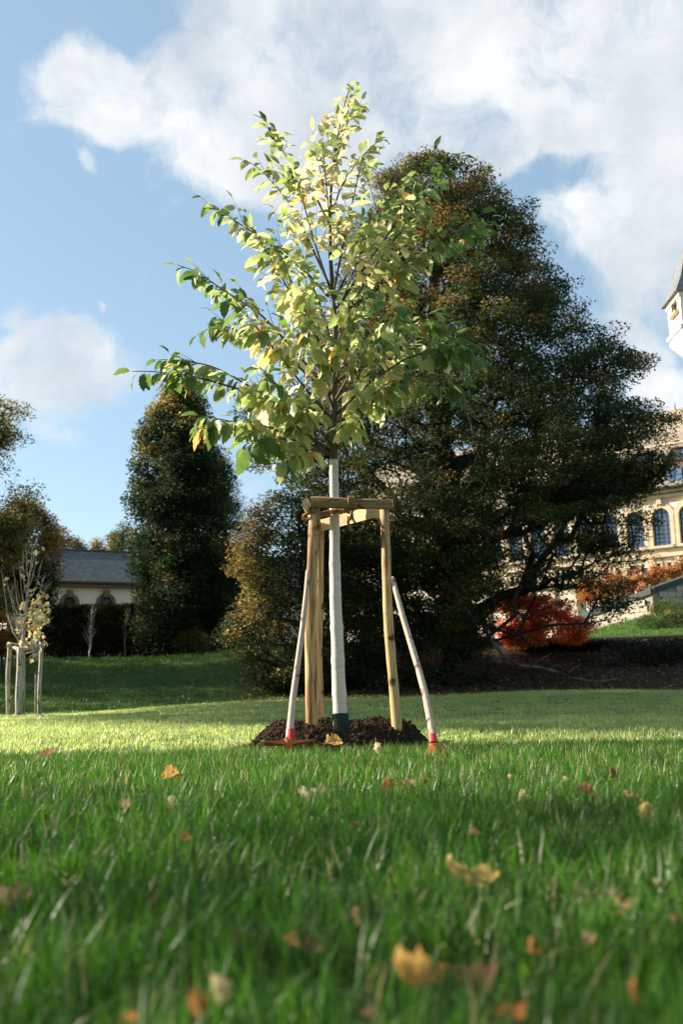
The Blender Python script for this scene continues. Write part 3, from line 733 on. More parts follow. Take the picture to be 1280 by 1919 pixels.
class Plane:
    """vertical facade through a point, turned about z; converts a photo pixel to (u, z) on it"""
    def __init__(s, P, rz):
        s.P = np.array(P, float); s.rz = rz; s.u = np.array([math.cos(rz), math.sin(rz), 0]); s.n = np.array([-math.sin(rz), math.cos(rz), 0])
    def uz(s, px, py, off=0.0):
        d = ray(px, py); t = ((s.P + s.n * off - CAM) @ s.n) / (d @ s.n); q = CAM + d * t
        return float((q - s.P) @ s.u), float(q[2])

def castle():
    P = at(1280, 1100, 78.0); P[2] = 0; pl = Plane(P, R(-38))
    e = empty('castle', (P[0], P[1], 0), 'cream castle with arched windows and steep slate roof on the hill', 'building', rz=pl.rz)
    ze = pl.uz(1280, 913)[1]; zr = pl.uz(1280, 764, 6.5)[1]; zb = pl.uz(1280, 828, 2.0)[1]
    zs = pl.uz(1260, 1030)[1]
    U0, U1, D = -34.0, 13.0, 13.0
    rects = []; wins = []
    ua, za = pl.uz(1227, 1025); ub, _ = pl.uz(1260.5, 1022); zt = pl.uz(1243, 952)[1]; wv = ub - ua
    sp = pl.uz(1295, 985)[0] - pl.uz(1243.5, 985)[0]
    for k in range(-8, 4):
        a = ua + k * sp
        if a < U0 + .5 or a + wv > U1 - .5: continue
        rects.append((a, a + wv, za, zt, True)); wins.append((a, a + wv, za, zt, True, .42, M['sandstone'], 4, 9))
    z0, z1 = pl.uz(1195, 1076)[1], pl.uz(1195, 1060)[1]
    z0 -= .15; lw = .95
    for k in range(-8, 4):
        c = (ua + ub) / 2 + k * sp
        for s in (-.75, .75):
            a = c + s - lw / 2
            if a < U0 + .5 or a + lw > U1 - .5: continue
            rects.append((a, a + lw, z0, z1, False)); wins.append((a, a + lw, z0, z1, False, .14, M['sandstone'], 2, 3))
    w = MB(); wall_with_openings(w, U0, U1, 3.0, ze, rects, 0, D)
    w.add([(U0, 0, 3), (U0, D, 3), (U0, D, ze), (U0, 0, ze)], [(0, 1, 2, 3)]); w.add([(U1, 0, 3), (U1, D, 3), (U1, D, ze), (U1, 0, ze)], [(0, 1, 2, 3)])
    w.add([(U0, D, 3), (U1, D, 3), (U1, D, ze), (U0, D, ze)], [(0, 1, 2, 3)])
    w.add([(U0, .4, 3), (U1, .4, 3), (U1, .4, ze), (U0, .4, ze)], [(0, 1, 2, 3)])
    w.build('wall', M['plaster'], e)
    for a in wins: window(e, *a, proud=.12)
    # stone dressings: cornice, string course, pilasters between the windows, arches over the lower pairs
    c = MB(); c.box(((U0 + U1) / 2, -.25, ze - .15), (U1 - U0 + .6, .62, .3)); c.box(((U0 + U1) / 2, -.12, ze - .55), (U1 - U0 + .2, .3, .25)); c.build('cornice', M['sandstone'], e)
    c = MB(); c.box(((U0 + U1) / 2, -.14, za - .75), (U1 - U0 + .2, .34, .3)); c.build('string_course', M['sandstone'], e)
    for k in range(-8, 4):
        cc = (ua + ub) / 2 + k * sp
        if cc - 1.6 < U0 or cc + 1.6 > U1: continue
        q = MB(); r0 = 1.35; an = np.linspace(.15, math.pi - .15, 12); zc = z1 - .45
        q.ring([(cc - r0 * math.cos(a), zc + .75 * r0 * math.sin(a)) for a in an], [(cc - (r0 + .28) * math.cos(a), zc + .8 * (r0 + .28) * math.sin(a)) for a in an], -.2, .05); q.build('blind_arch', M['sandstone'], e)
        q = MB(); q.box((cc - sp / 2, -.1, (3.1 + za - .9) / 2), (.42, .24, za - .9 - 3.1)); q.build('pilaster', M['sandstone'], e)
        q = MB(); q.prism([(cc - .22, zt + .3), (cc + .22, zt + .3), (cc + .12, zt + 1.0), (cc - .12, zt + 1.0)], -.28, -.02); q.build('keystone', M['sandstone'], e)
    # steep lower roof, flatter upper roof
    r = MB(); yb = 2.0; ym = 6.5
    prof = [(-.75, ze), (yb, zb), (ym, zr), (D - yb, zb), (D + .75, ze)]
    for i in range(4):
        (a, b), (c2, d) = prof[i], prof[i + 1]
        r.add([(U0 - .4, a, b), (U1 + .4, a, b), (U1 + .4, c2, d), (U0 - .4, c2, d)], [(0, 1, 2, 3)])
    for uu in (U0 - .38, U1 + .38): r.add([(uu, a, b) for a, b in prof], [tuple(range(5))])
    ro = r.build('roof', M['slate_warm'], e); roof_uv(ro)
    g = MB(); g.tube([(U0 - .4, -.85, ze + .02), (U1 + .4, -.85, ze + .02)], .12, 8); g.build('gutter', M['bars'], e)
    g = MB(); g.box(((U0 + U1) / 2, yb - .05, zb + .02), (U1 - U0 + .8, .22, .16)); g.build('roof_break', M['sandstone'], e)
    # dormers
    sl = (zb - ze) / (yb + .75)
    def dormer(px, py, w_, h_, gable):
        u, z = pl.uz(px, py, .6); y = (z - ze) / sl - .75 - .25
        dz = z
        d = MB()
        if gable:
            d.prism([(u - w_ / 2, dz - h_ / 2), (u + w_ / 2, dz - h_ / 2), (u + w_ / 2, dz + h_ / 2), (u, dz + h_ / 2 + w_ * .75), (u - w_ / 2, dz + h_ / 2)], y, y + 2.2)
        else:
            d.prism([(u - w_ / 2, dz - h_ / 2), (u + w_ / 2, dz - h_ / 2), (u + w_ / 2, dz + h_ / 2), (u - w_ / 2, dz + h_ / 2)], y, y + 2.2)
        do = d.build('dormer', M['brownstone'], e)
        k = MB(); k.box((u, y - .05, dz), (w_ * .74, .08, h_ * .72)); k.build('pane', M['glass'], do)
        k = MB()
        k.box((u, y - .1, dz), (.08, .06, h_ * .74)); k.box((u, y - .1, dz), (w_ * .76, .06, .07)); k.build('glazing_bars', M['bars'], do)
        k = MB()
        if gable:
            for s in (-1, 1):
                k.add([(u, y - .3, dz + h_ / 2 + w_ * .75 + .15), (u + s * (w_ / 2 + .25), y - .3, dz + h_ / 2 - .1), (u + s * (w_ / 2 + .25), y + 2.3, dz + h_ / 2 - .1), (u, y + 2.3, dz + h_ / 2 + w_ * .75 + .15)], [(0, 1, 2, 3)])
        else:
            k.box((u, y + .9, dz + h_ / 2 + .1), (w_ + .4, 2.6, .16))
        kr = k.build('dormer_roof', M['slate_warm'], do); roof_uv(kr)
    s1 = pl.uz(1274, 848)[0] - pl.uz(1202, 858)[0]
    for k in range(-3, 3):
        px = 1202 + k * 72
        if 1000 < px < 1400: dormer(px, 860 - (px - 1202) * .14, 1.35, 1.0, False)
    for px in (1128, 1200, 1273, 1345):
        dormer(px, 893 - (px - 1273) * .15, 1.6, 1.5, True)
    k = MB(); u, z = pl.uz(1266, 763, 6.5); k.tube([(u, 6.5, zr - .1), (u, 6.5, zr + .55)], [.06, .03], 6); k.build('finial', M['bars'], e)
castle()

def turret():
    A = at(1279, 600, 80.0); B = at(1254, 600, 83.4)
    v = (A - B)[:2]; Wd = np.linalg.norm(v); rz = math.atan2(v[1], v[0]); pl = Plane(A, rz)
    e = empty('castle_turret', (A[0], A[1], 0), 'slender white turret with pointed grey slate roof at the right picture edge', 'tower', rz=rz)
    zt = pl.uz(1279, 541)[1]; zb = pl.uz(1279, 612)[1]; zc = zb - 1.9
    M['turret_plaster'] = surf('turret_plaster', [(.3, (.7, .66, .58)), (.7, (.78, .74, .66))], (.6, .6, .6), bump=.1)
    u0, z0 = pl.uz(1262.5, 594); u1, z1 = pl.uz(1271.5, 571); z1 = max(z1, z0 + 1.1)
    w = MB(); wall_with_openings(w, -Wd, 0, zb, zt, [(u0, u1, z0, z1, False)], 0, Wd)
    for q in ([(0, 0), (0, Wd)], [(0, Wd), (-Wd, Wd)], [(-Wd, Wd), (-Wd, 0)]):
        (a, b), (c, d) = q; w.add([(a, b, zb), (c, d, zb), (c, d, zt), (a, b, zt)], [(0, 1, 2, 3)])
    w.add([(-Wd, .5, zb), (0, .5, zb), (0, .5, zt), (-Wd, .5, zt)], [(0, 1, 2, 3)])
    w.build('wall', M['turret_plaster'], e)
    window(e, u0, u1, z0, z1, False, .15, M['sandstone'], 2, 2, proud=.1)
    k = MB(); c = -Wd / 2
    k.box((c, Wd / 2, zt - .18), (Wd + .3, Wd + .3, .36)); k.box((c, Wd / 2, zb), (Wd + .45, Wd + .45, .3)); k.box((c, Wd / 2, zb - .45), (Wd + .1, Wd + .1, .6)); k.build('cornice', M['turret_plaster'], e)
    k = MB(); a, b = Wd / 2 + .02, Wd / 2 - .75
    k.add([(c - a, Wd / 2 - a, zb - .75), (c + a, Wd / 2 - a, zb - .75), (c + a, Wd / 2 + a, zb - .75), (c - a, Wd / 2 + a, zb - .75), (c - b, Wd / 2 - b, zc), (c + b, Wd / 2 - b, zc), (c + b, Wd / 2 + b, zc), (c - b, Wd / 2 + b, zc)],
          [(0, 1, 5, 4), (1, 2, 6, 5), (2, 3, 7, 6), (3, 0, 4, 7)]); k.build('corbel', M['turret_plaster'], e)
    k = MB(); k.box((c, Wd / 2, (zc + 5) / 2), (2 * b, 2 * b, zc - 5)); k.build('shaft', M['plaster'], e)
    k = MB(); a = Wd / 2 + .45; h = 6.2
    k.add([(c - a, Wd / 2 - a, zt), (c + a, Wd / 2 - a, zt), (c + a, Wd / 2 + a, zt), (c - a, Wd / 2 + a, zt), (c - a * .62, Wd / 2 - a * .62, zt + 1.7), (c + a * .62, Wd / 2 - a * .62, zt + 1.7), (c + a * .62, Wd / 2 + a * .62, zt + 1.7), (c - a * .62, Wd / 2 + a * .62, zt + 1.7), (c, Wd / 2, zt + h)],
          [(0, 1, 5, 4), (1, 2, 6, 5), (2, 3, 7, 6), (3, 0, 4, 7), (4, 5, 8), (5, 6, 8), (6, 7, 8), (7, 4, 8), (0, 3, 2, 1)])
    M['slate_grey'] = slate('slate_grey', (.13, .14, .145), (.19, .2, .2))
    ro = k.build('roof', M['slate_grey'], e); roof_uv(ro)
turret()

def house():
    P = at(100, 1100, 68.0); P[2] = 0; pl = Plane(P, R(24))
    e = empty('slate_roofed_house', (P[0], P[1], 0), 'long pink-plastered house with dark slate roof and arched windows beyond the hedge', 'building', rz=pl.rz)
    ze = pl.uz(100, 1088)[1]; zr = pl.uz(100, 1030, 3.6)[1]
    U0, U1, D = -3.0, 22.0, 7.2
    rects = []; ws = []
    for px in (129, 198):
        a = pl.uz(px - 11.5, 1130)[0]; b = pl.uz(px + 11.5, 1130)[0]; zt = pl.uz(px, 1119)[1]
        sp = a; rects.append((a, b, zt - 2.6, zt, True))
    step = rects[1][0] - rects[0][0]
    for k in range(2, 6):
        r = rects[1]; d = step * (k - 1)
        if r[1] + d < U1 - 1: rects.append((r[0] + d, r[1] + d, r[2], r[3], True))
    w = MB(); wall_with_openings(w, U0, U1, 1.5, ze, rects, 0, D)
    for a, b, c, d in ((U0, 0, U0, D), (U1, 0, U1, D), (U0, D, U1, D), (U0, .45, U1, .45)):
        w.add([(a, b, 1.5), (c, d, 1.5), (c, d, ze), (a, b, ze)], [(0, 1, 2, 3)])
    w.add([(U0, 0, ze), (U0, D, ze), (U0, D / 2, zr)], [(0, 1, 2)]); w.add([(U1, 0, ze), (U1, D, ze), (U1, D / 2, zr)], [(0, 1, 2)])
    w.build('wall', M['plaster_pink'], e)
    for r in rects:
        wo = window(e, *r[:4], True, .26, M['brownstone'], 4, 7, proud=.1)
        k = MB(); c = (r[0] + r[1]) / 2; k.box((c, -.12, r[3] + .22), (.42, .3, .5)); k.build('keystone', M['brownstone'], wo)
        for s in (r[0] - .2, r[1] + .2):
            k = MB(); k.box((s, -.1, r[3] - .95), (.5, .26, .3)); k.build('impost', M['brownstone'], wo)
    r = MB()
    for a, b, c, d in ((-.55, ze - .12, D / 2, zr), (D + .55, ze - .12, D / 2, zr)):
        r.add([(U0 - .5, a, b), (U1 + .5, a, b), (U1 + .5, c, d), (U0 - .5, c, d)], [(0, 1, 2, 3)])
    ro = r.build('roof', M['slate_dark'], e); roof_uv(ro)
    k = MB(); k.box(((U0 + U1) / 2, -.22, ze - .28), (U1 - U0, .44, .32)); k.build('eaves_cornice', M['brownstone'], e)
    k = MB(); k.tube([(U0 - .5, -.62, ze - .12), (U1 + .5, -.62, ze - .12)], .09, 8); k.build('gutter', M['bars'], e)
    k = MB(); k.tube([(U0 - .5, D / 2, zr), (U1 + .5, D / 2, zr)], .1, 6); k.build('ridge', M['bars'], e)
house()

def terrace():
    M['rubble'] = surf('wall_stone', [(.3, (.3, .25, .19)), (.55, (.42, .36, .28)), (.75, (.52, .44, .34))], (4, 4, 4), bump=.5, bdist=.03)
    M['mortar'] = surf('wall_mortar', [(.3, (.22, .19, .15)), (.7, (.3, .26, .2))], (5, 5, 5))
    M['coping'] = surf('coping_slate', [(.3, (.03, .042, .04)), (.7, (.06, .075, .068))], (3, 3, 3))
    A, B, C_ = at(1300, 1150, 60), at(1226, 1150, 59.0), at(1075, 1190, 64.0)
    zA, zB, zC = at(1290, 1088, 60)[2], at(1226, 1113, 59)[2], at(1075, 1168, 64)[2]
    A2 = at(1400, 1150, 63); zA2 = zA
    base = np.array([B[0], B[1], gz(B[0], B[1])])
    e = empty('terrace_wall', base, 'rough stone terrace wall with dark coping below the castle', 'wall')
    core = MB(); cop = MB()
    shapes = []
    for i in range(6):
        me = bpy.data.meshes.new('stone'); bm = bmesh.new(); bmesh.ops.create_cube(bm, size=1)
        for v in bm.verts: v.co = Vector((v.co.x * (1 + rng.uniform(-.08, .08)), v.co.y, v.co.z * (1 + rng.uniform(-.08, .08))))
        bm.to_mesh(me); bm.free(); me.materials.append(M['rubble']); shapes.append(me)
    cnt = 0
    for P, Q, zp, zq in ((C_, B, zC, zB), (B, A, zB, zA), (A, A2, zA, zA2)):
        d = (Q - P)[:2]; L_ = np.linalg.norm(d); d /= L_; n = np.array([d[1], -d[0]])
        rot = math.atan2(d[1], d[0]); g0, g1 = gz(P[0], P[1]) - .6, gz(Q[0], Q[1]) - .6
        off = -n * .25
        pts = [np.array([P[0], P[1], g0]), np.array([Q[0], Q[1], g1]), np.array([Q[0], Q[1], zq]), np.array([P[0], P[1], zp])]
        bk = [p + np.array([*(off * 2.2), 0]) for p in pts]; core.add(pts + bk, [(0, 1, 2, 3), (7, 6, 5, 4), (3, 2, 6, 7), (0, 3, 7, 4), (1, 5, 6, 2)])
        ctop = np.array([0, 0, .12])
        o2 = np.array([*(n * .14), 0])
        cop.add([pts[3] + o2, pts[2] + o2, pts[2] + o2 + ctop * 3, pts[3] + o2 + ctop * 3, bk[3] - o2, bk[2] - o2, bk[2] - o2 + ctop * 3, bk[3] - o2 + ctop * 3], [(0, 1, 2, 3), (4, 7, 6, 5), (3, 2, 6, 7), (0, 4, 5, 1), (0, 3, 7, 4), (1, 5, 6, 2)])
        h = .34; row = 0
        zmin = min(g0, g1) + .3
        for r in range(30):
            z = zmin + h * r; s = rng.uniform(-.4, 0)
            while s < L_:
                l = rng.uniform(.4, .75); mid_ = s + l / 2; t = np.clip(mid_ / L_, 0, 1)
                if z + h < zp + (zq - zp) * t and z > g0 + (g1 - g0) * t + .1 and s > 0 and s + l < L_ and cnt < 290:
                    o = bpy.data.objects.new('stone', shapes[rng.integers(0, 6)]); col.objects.link(o); o.parent = e
                    p = P[:2] + d * mid_ + n * rng.uniform(.0, .03)
                    o.location = (p[0] - base[0], p[1] - base[1], z + h / 2 - base[2]); o.rotation_euler = (0, 0, rot); o.scale = (l - .035, .16, h - .035); cnt += 1
                s += l
    core.build('core', M['mortar'], e, base); cop.build('coping', M['coping'], e, base)
    # vine trained along the terrace railing
    n = 620; t = rng.uniform(0, 1, n)
    P0, P1, P2 = at(1085, 1112, 66), at(1200, 1090, 63), at(1420, 1030, 62)
    p = np.where((t < .45)[:, None], P0 + (P1 - P0) * (t / .45)[:, None], P1 + (P2 - P1) * ((t - .45) / .55)[:, None])
    p = p + rng.normal(0, 1, (n, 3)) * np.array([.2, .3, .42])
    cols = pal(p, (.4, .15, .04), [(.5, .24, .07), (.3, .09, .025), (.2, .12, .03)], lambda q: q[:, 2] * 0 + .7)
    b = np.array([P1[0], P1[1], gz(P1[0], P1[1])])
    e2 = empty('vine_hedge', b, 'orange-leaved vine running along the top of the terrace below the castle', 'vine')
    V, Fc, cc = leaf_cloud(p, 34, .16, .9, .13, .1, cols, .2); link('leaves', np_mesh('leaves', V - b, Fc, cc), e2, [M['foliage']])
    mb = MB()
    for k in range(26):
        s = k / 25; g = P0 + (P1 - P0) * (s / .45) if s < .45 else P1 + (P2 - P1) * ((s - .45) / .55)
        z0 = gz(g[0], g[1]); mb.tube([(g[0], g[1], z0), (g[0] + rng.normal(0, .1), g[1], g[2] + .3)], [.05, .03], 5)
    mb.build('stems', M['bark_dark'], e2, b)['kind'] = 'stuff'
terrace()

def low_limb():
    M['dead_wood'] = surf('dead_wood', [(.4, (.03, .026, .02)), (.7, (.2, .17, .12))], (2.5, 2.5, 2.5), bump=.3)
    pts = [at(905, 1172, 30.5), at(925, 1205, 29.8), at(950, 1235, 29.2), at(985, 1248, 28.6), at(1030, 1254, 28.2), at(1075, 1271, 27.6), at(1115, 1277, 27.3), at(1156, 1272, 27.0)]
    k = MB(); rad = [.055, .055, .05, .05, .045, .04, .03, .015]
    P = []; Rr = []
    for i in range(len(pts) - 1):
        for t in (0, .33, .66): P.append(pts[i] + (pts[i + 1] - pts[i]) * t + rng.normal(0, .02, 3)); Rr.append(rad[i] + (rad[i + 1] - rad[i]) * t)
    P.append(pts[-1]); Rr.append(rad[-1]); k.tube(P, Rr, 8, wob=.2)
    for i, dx, dz in ((10, .5, .35), (14, .4, .3), (17, .35, -.1), (19, .3, .3)):
        k.tube([P[i], P[i] + np.array([dx * .5, -.1, dz * .6]), P[i] + np.array([dx, -.2, dz])], [.03, .02, .008], 5)
    o = k.build('fallen_branch', M['dead_wood'], None, pts[4], True); tag(o, 'long curved bare branch lying on the dark bank below the red maple', 'branch')
low_limb()

# ------------------------------------------------------------------ soil mound
M['soil'] = surf('soil', [(.3, (.010, .007, .005)), (.6, (.03, .02, .013)), (.8, (.07, .045, .028))], (25, 25, 25), bump=.9, bdist=.02, rough=.95, spec=.1)
M['clod'] = surf('soil_clod', [(.3, (.012, .008, .005)), (.55, (.05, .029, .016)), (.72, (.17, .085, .04))], (26, 26, 26), bump=.7, bdist=.01, rough=.95, spec=.1)
def mound_z(x, y):
    dx, dy = (x - MC[0]) / .82, (y - MC[1]) / .68
    d = math.sqrt(dx * dx + dy * dy) + .07 * mnoise.noise(Vector((x * 3.1, y * 3.1, 2)))
    h = .235 * float(sm((1.0 - d) / .5))
    h += .035 * mnoise.noise(Vector((x * 5, y * 5, 0))) * min(1, max(0, 1.05 - d) * 3) + .014 * mnoise.noise(Vector((x * 17, y * 17, 5))) * (d < 1.0)
    # dish round the trunk
    rt = math.hypot(x - .0, y - 7.75); h -= .05 * math.exp(-(rt / .22) ** 2)
    h -= .075 * math.exp(-((x + .03) / .17) ** 2) * float(sm((8.0 - y) / .3)) * (h > .07)
    return h - .09
def make_mound():
    n = 110; V = []; Fc = []
    for j in range(n):
        for i in range(n):
            x = MC[0] + (i / (n - 1) - .5) * 1.9; y = MC[1] + (j / (n - 1) - .5) * 1.6; V.append((x, y, mound_z(x, y)))
    for j in range(n - 1):
        for i in range(n - 1):
            a = j * n + i; Fc.append((a, a + 1, a + n + 1, a + n))
    o3 = np.array([MC[0], MC[1], 0.0])
    o = link('soil_mound', np_mesh('soil_mound', np.array(V) - o3, np.array(Fc), smooth=True), None, [M['soil']])
    o.location = o3; tag(o, 'heap of dark crumbly soil around the foot of the young tree', 'soil mound')
    # clods and crumbs
    VV = []; FF = []
    ico = bmesh.new(); bmesh.ops.create_icosphere(ico, subdivisions=1, radius=1); iv = np.array([v.co[:] for v in ico.verts]); ifc = np.array([[v.index for v in f.verts] for f in ico.faces]); ico.free()
    b = 0
    for _ in range(9000):
        a = rng.uniform(0, 6.283); r = math.sqrt(rng.uniform()) * (1.0 if rng.uniform() < .93 else 1.2); x = MC[0] + .82 * r * math.cos(a); y = MC[1] + .68 * r * math.sin(a)
        s = .003 + .016 * rng.uniform() ** 3.5
        q = iv * (s * rng.uniform(.6, 1.3, 3)) * rng.uniform(.75, 1.2, (len(iv), 1))
        VV.append(q + np.array([x, y, max(mound_z(x, y), gz(x, y)) + s * .3]) - o3); FF.append(ifc + b); b += len(iv)
    c = link('clods', np_mesh('clods', np.concatenate(VV), np.concatenate(FF)), o, [M['clod']]); c['kind'] = 'stuff'
make_mound()

# ------------------------------------------------------------------ wood
def wood(name, axis, light, dark, stain):
    mt, nt, N, L, out = new_mat(name)
    p = N('ShaderNodeBsdfPrincipled'); L(p.outputs[0], out.inputs[0]); p.inputs['Roughness'].default_value = .65; p.inputs['Specular IOR Level'].default_value = .25
    tc = N('ShaderNodeTexCoord')
    def ns(sc, det, dist=0):
        mp = N('ShaderNodeMapping'); s = [sc, sc, sc]; s[axis] = sc * .07; mp.inputs['Scale'].default_value = s; L(tc.outputs['Object'], mp.inputs[0])
        n = N('ShaderNodeTexNoise'); n.inputs['Scale'].default_value = 1; n.inputs['Detail'].default_value = det; n.inputs['Distortion'].default_value = dist; L(mp.outputs[0], n.inputs['Vector']); return n
    g = ns(70, 5, .4); r = ramp_node(N, [(.3, dark), (.55, light)]); L(g.outputs['Fac'], r.inputs[0])
    s = ns(22, 6, 1.2); r2 = ramp_node(N, [(.48, (0, 0, 0)), (.64, (1, 1, 1))]); L(s.outputs['Fac'], r2.inputs[0])
    k = N('ShaderNodeTexNoise'); k.inputs['Scale'].default_value = 9; k.inputs['Detail'].default_value = 2; L(tc.outputs['Object'], k.inputs['Vector'])
    rk = ramp_node(N, [(.61, (0, 0, 0)), (.69, (1, 1, 1))]); L(k.outputs['Fac'], rk.inputs[0])
    mx = N('ShaderNodeMix'); mx.data_type = 'RGBA'; L(r2.outputs[0], mx.inputs[0]); L(r.outputs[0], mx.inputs[6]); mx.inputs[7].default_value = (*stain, 1)
    m2 = N('ShaderNodeMix'); m2.data_type = 'RGBA'; L(rk.outputs[0], m2.inputs[0]); L(mx.outputs[2], m2.inputs[6]); m2.inputs[7].default_value = (.07, .04, .022, 1)
    L(m2.outputs[2], p.inputs['Base Color'])
    b = N('ShaderNodeBump'); b.inputs['Strength'].default_value = .5; b.inputs['Distance'].default_value = .004; L(g.outputs['Fac'], b.inputs['Height']); L(b.outputs[0], p.inputs['Normal'])
    return mt
M['stake_wood'] = wood('stake_wood', 2, (.58, .37, .165), (.42, .23, .085), (.19, .09, .035))
M['rail_wood'] = wood('rail_wood', 0, (.38, .235, .11), (.21, .12, .052), (.09, .05, .026))
M['cut_wood'] = surf('cut_wood', [(.3, (.5, .36, .19)), (.7, (.66, .5, .3))], (30, 30, 30), bump=.2, bdist=.003)
M['grey_wood'] = wood('grey_wood', 2, (.52, .45, .34), (.34, .28, .2), (.18, .14, .1))
M['handle_wood'] = wood('handle_wood', 2, (.52, .39, .30), (.44, .32, .24), (.42, .3, .22))
M['coir'] = surf('coir_rope', [(.3, (.16, .08, .035)), (.7, (.34, .19, .08))], (120, 120, 120), bump=1, bdist=.004, rough=.9)

def stake_path(b, t, n=18, wob=.009):
    b, t = np.array(b), np.array(t)
    return [b + (t - b) * s + np.array([wob * math.sin(7 * s + b[0] * 20), wob * math.cos(5 * s), 0]) for s in np.linspace(0, 1, n)]
def stake_frame():
    base = np.array([-.05, 7.75, .12])
    e = empty('tree_stake_frame', base, 'three-legged frame of peeled pine stakes and rails around the big young tree', 'tree stakes')
    fl0, fl1 = at(581, 1372, 7.5), at(587, 951, 7.52)
    fr0, fr1 = at(743, 1368, 7.5), at(718, 955, 7.52)
    bk0, bk1 = at(597.5, 1345, 8.15), at(597.5, 972, 8.12)
    for (b, t, r) in ((fl0, fl1, .0445), (fr0, fr1, .0365), (bk0, bk1, .036)):
        b = b - np.array([0, 0, .12]); k = MB()
        P = stake_path(b, t); rr = [r * (1.05 - .12 * s) for s in np.linspace(0, 1, len(P))]
        k.tube(P, rr, 18, wob=.13); k.build('stake', M['stake_wood'], e, base, True)
    # front rail: a round pole lying across the tops of the two front stakes
    a, c = at(583, 941, 7.46), at(736.5, 946, 7.44)
    k = MB(); P = [a + (c - a) * s + np.array([0, 0, .002 * math.sin(9 * s)]) for s in np.linspace(0, 1, 12)]
    k.tube(P, [.0435 - .004 * s for s in np.linspace(0, 1, 12)], 18, wob=.05, caps=False)
    o = k.build('rail', M['rail_wood'], e, base, True)
    for P_, d, r in ((a, a - c, .0432), (c, c - a, .0393)):
        d = d / np.linalg.norm(d); q = MB(); q.tube([P_ - d * .004, P_ + d * .002], [r, r * .985], 18); q.build('cut_end', M['cut_wood'], o, base)
    # half-round rails, flat face inwards
    def half_log(P, Q, r, inward, mat=None):
        P, Q = np.array(P), np.array(Q); d = (Q - P) / np.linalg.norm(Q - P); inw = np.array(inward, float); inw -= d * (inw @ d); inw /= np.linalg.norm(inw); up = np.cross(d, inw)
        prof = [(math.sin(t) * r, -math.cos(t) * r * .8 if True else 0) for t in np.linspace(-math.pi / 2, math.pi / 2, 9)]
        V = []; n = len(prof)
        for S in (P, Q):
            for (u, w) in prof: V.append(S + up * u + inw * w)
        Fc = [(i, i + 1, n + i + 1, n + i) for i in range(n - 1)] + [(n - 1, 0, n, 2 * n - 1)]
        q = MB(); q.add(V, Fc); o = q.build('rail', mat or M['half_wood'], e, base)
        q = MB(); q.add(V, [tuple(range(n))[::-1], tuple(range(n, 2 * n))]); q.build('cut_end', M['cut_wood'], o, base)
    M['half_wood'] = surf('half_round_wood', [(.3, (.52, .38, .2)), (.7, (.7, .54, .32))], (8, 8, 40), bump=.3, bdist=.004)
    half_log(at(601, 985, 8.06), at(722, 953, 7.60), .049, (-.76, -.65, 0))
    half_log(at(575.5, 944, 7.40), at(600, 991, 8.10), .05, (.95, .2, 0))
    # nails in the rail
    for px in (590, 722):
        q = MB(); p = at(px, 943, 7.405); q.tube([p, p + np.array([0, .02, 0])], [.005, .004], 8); q.build('nail_head', M['bars'], e, base)
stake_frame()

# ------------------------------------------------------------------ young tree
M['whitewash'] = surf('whitewash', [(.25, (.28, .25, .21)), (.38, (.55, .51, .46)), (.7, (.64, .60, .55))], (9, 9, 75), bump=.7, bdist=.006, rough=.8, spec=.2)
M['young_bark'] = surf('young_bark', [(.3, (.045, .036, .028)), (.7, (.12, .1, .078))], (40, 40, 12), bump=.4, bdist=.004)
M['twig'] = surf('twig_bark', [(.3, (.05, .035, .022)), (.7, (.11, .08, .05))], (40, 40, 40), bump=0)
LEAFC = [('leaf_green', (.075, .13, .022)), ('leaf_lime', (.19, .245, .065)), ('leaf_pale', (.37, .39, .15)), ('leaf_yellow', (.56, .48, .25)), ('leaf_orange', (.46, .23, .06))]
LM = [leaf_mat(n, c, .56, rough=.36, gloss=.5, vary=.25, tsat=.94, tval=1.9) for n, c in LEAFC]
def chestnut_leaf(bend, fold, ser, wr, sd):
    r_ = np.random.default_rng(sd); n = 11; V = []; Fc = []
    z = 0; x = 0; th = r_.uniform(-.1, .1)
    for i in range(n + 1):
        t = i / n; w = wr * (math.sin(math.pi * min(1, t ** .88)) ** .75 if 0 < t < 1 else .0) * .5
        if 0 < i < n: w *= 1 + (ser if i % 2 else -ser)
        if t > .8: w *= 1 - (t - .8) * 1.2
        wav = .02 * math.sin(t * 14 + sd)
        V += [(x, w * math.cos(fold), z + w * math.sin(fold) + wav), (x, 0, z), (x, -w * math.cos(fold), z + w * math.sin(fold) - wav)]
        x += math.cos(th) / n; z += math.sin(th) / n; th -= bend / n
    for i in range(n):
        a = 3 * i; Fc += [(a, a + 1, a + 4, a + 3), (a + 1, a + 2, a + 5, a + 4)]
    V = np.array(V); V[:, 0] += .10                      # stalk length
    b = len(V); V = np.concatenate([V, [(0, .008, 0), (0, -.008, 0), (.1, .006, 0), (.1, -.006, 0)]]); Fc.append((b, b + 2, b + 3, b + 1))
    return V, Fc
LV = [chestnut_leaf(b, f, .10, w, i) for i, (b, f, w) in enumerate([(.5, .3, .40), (.9, .2, .44), (.2, .4, .38), (1.3, .25, .42), (.7, .55, .40), (1.0, .1, .46)])]

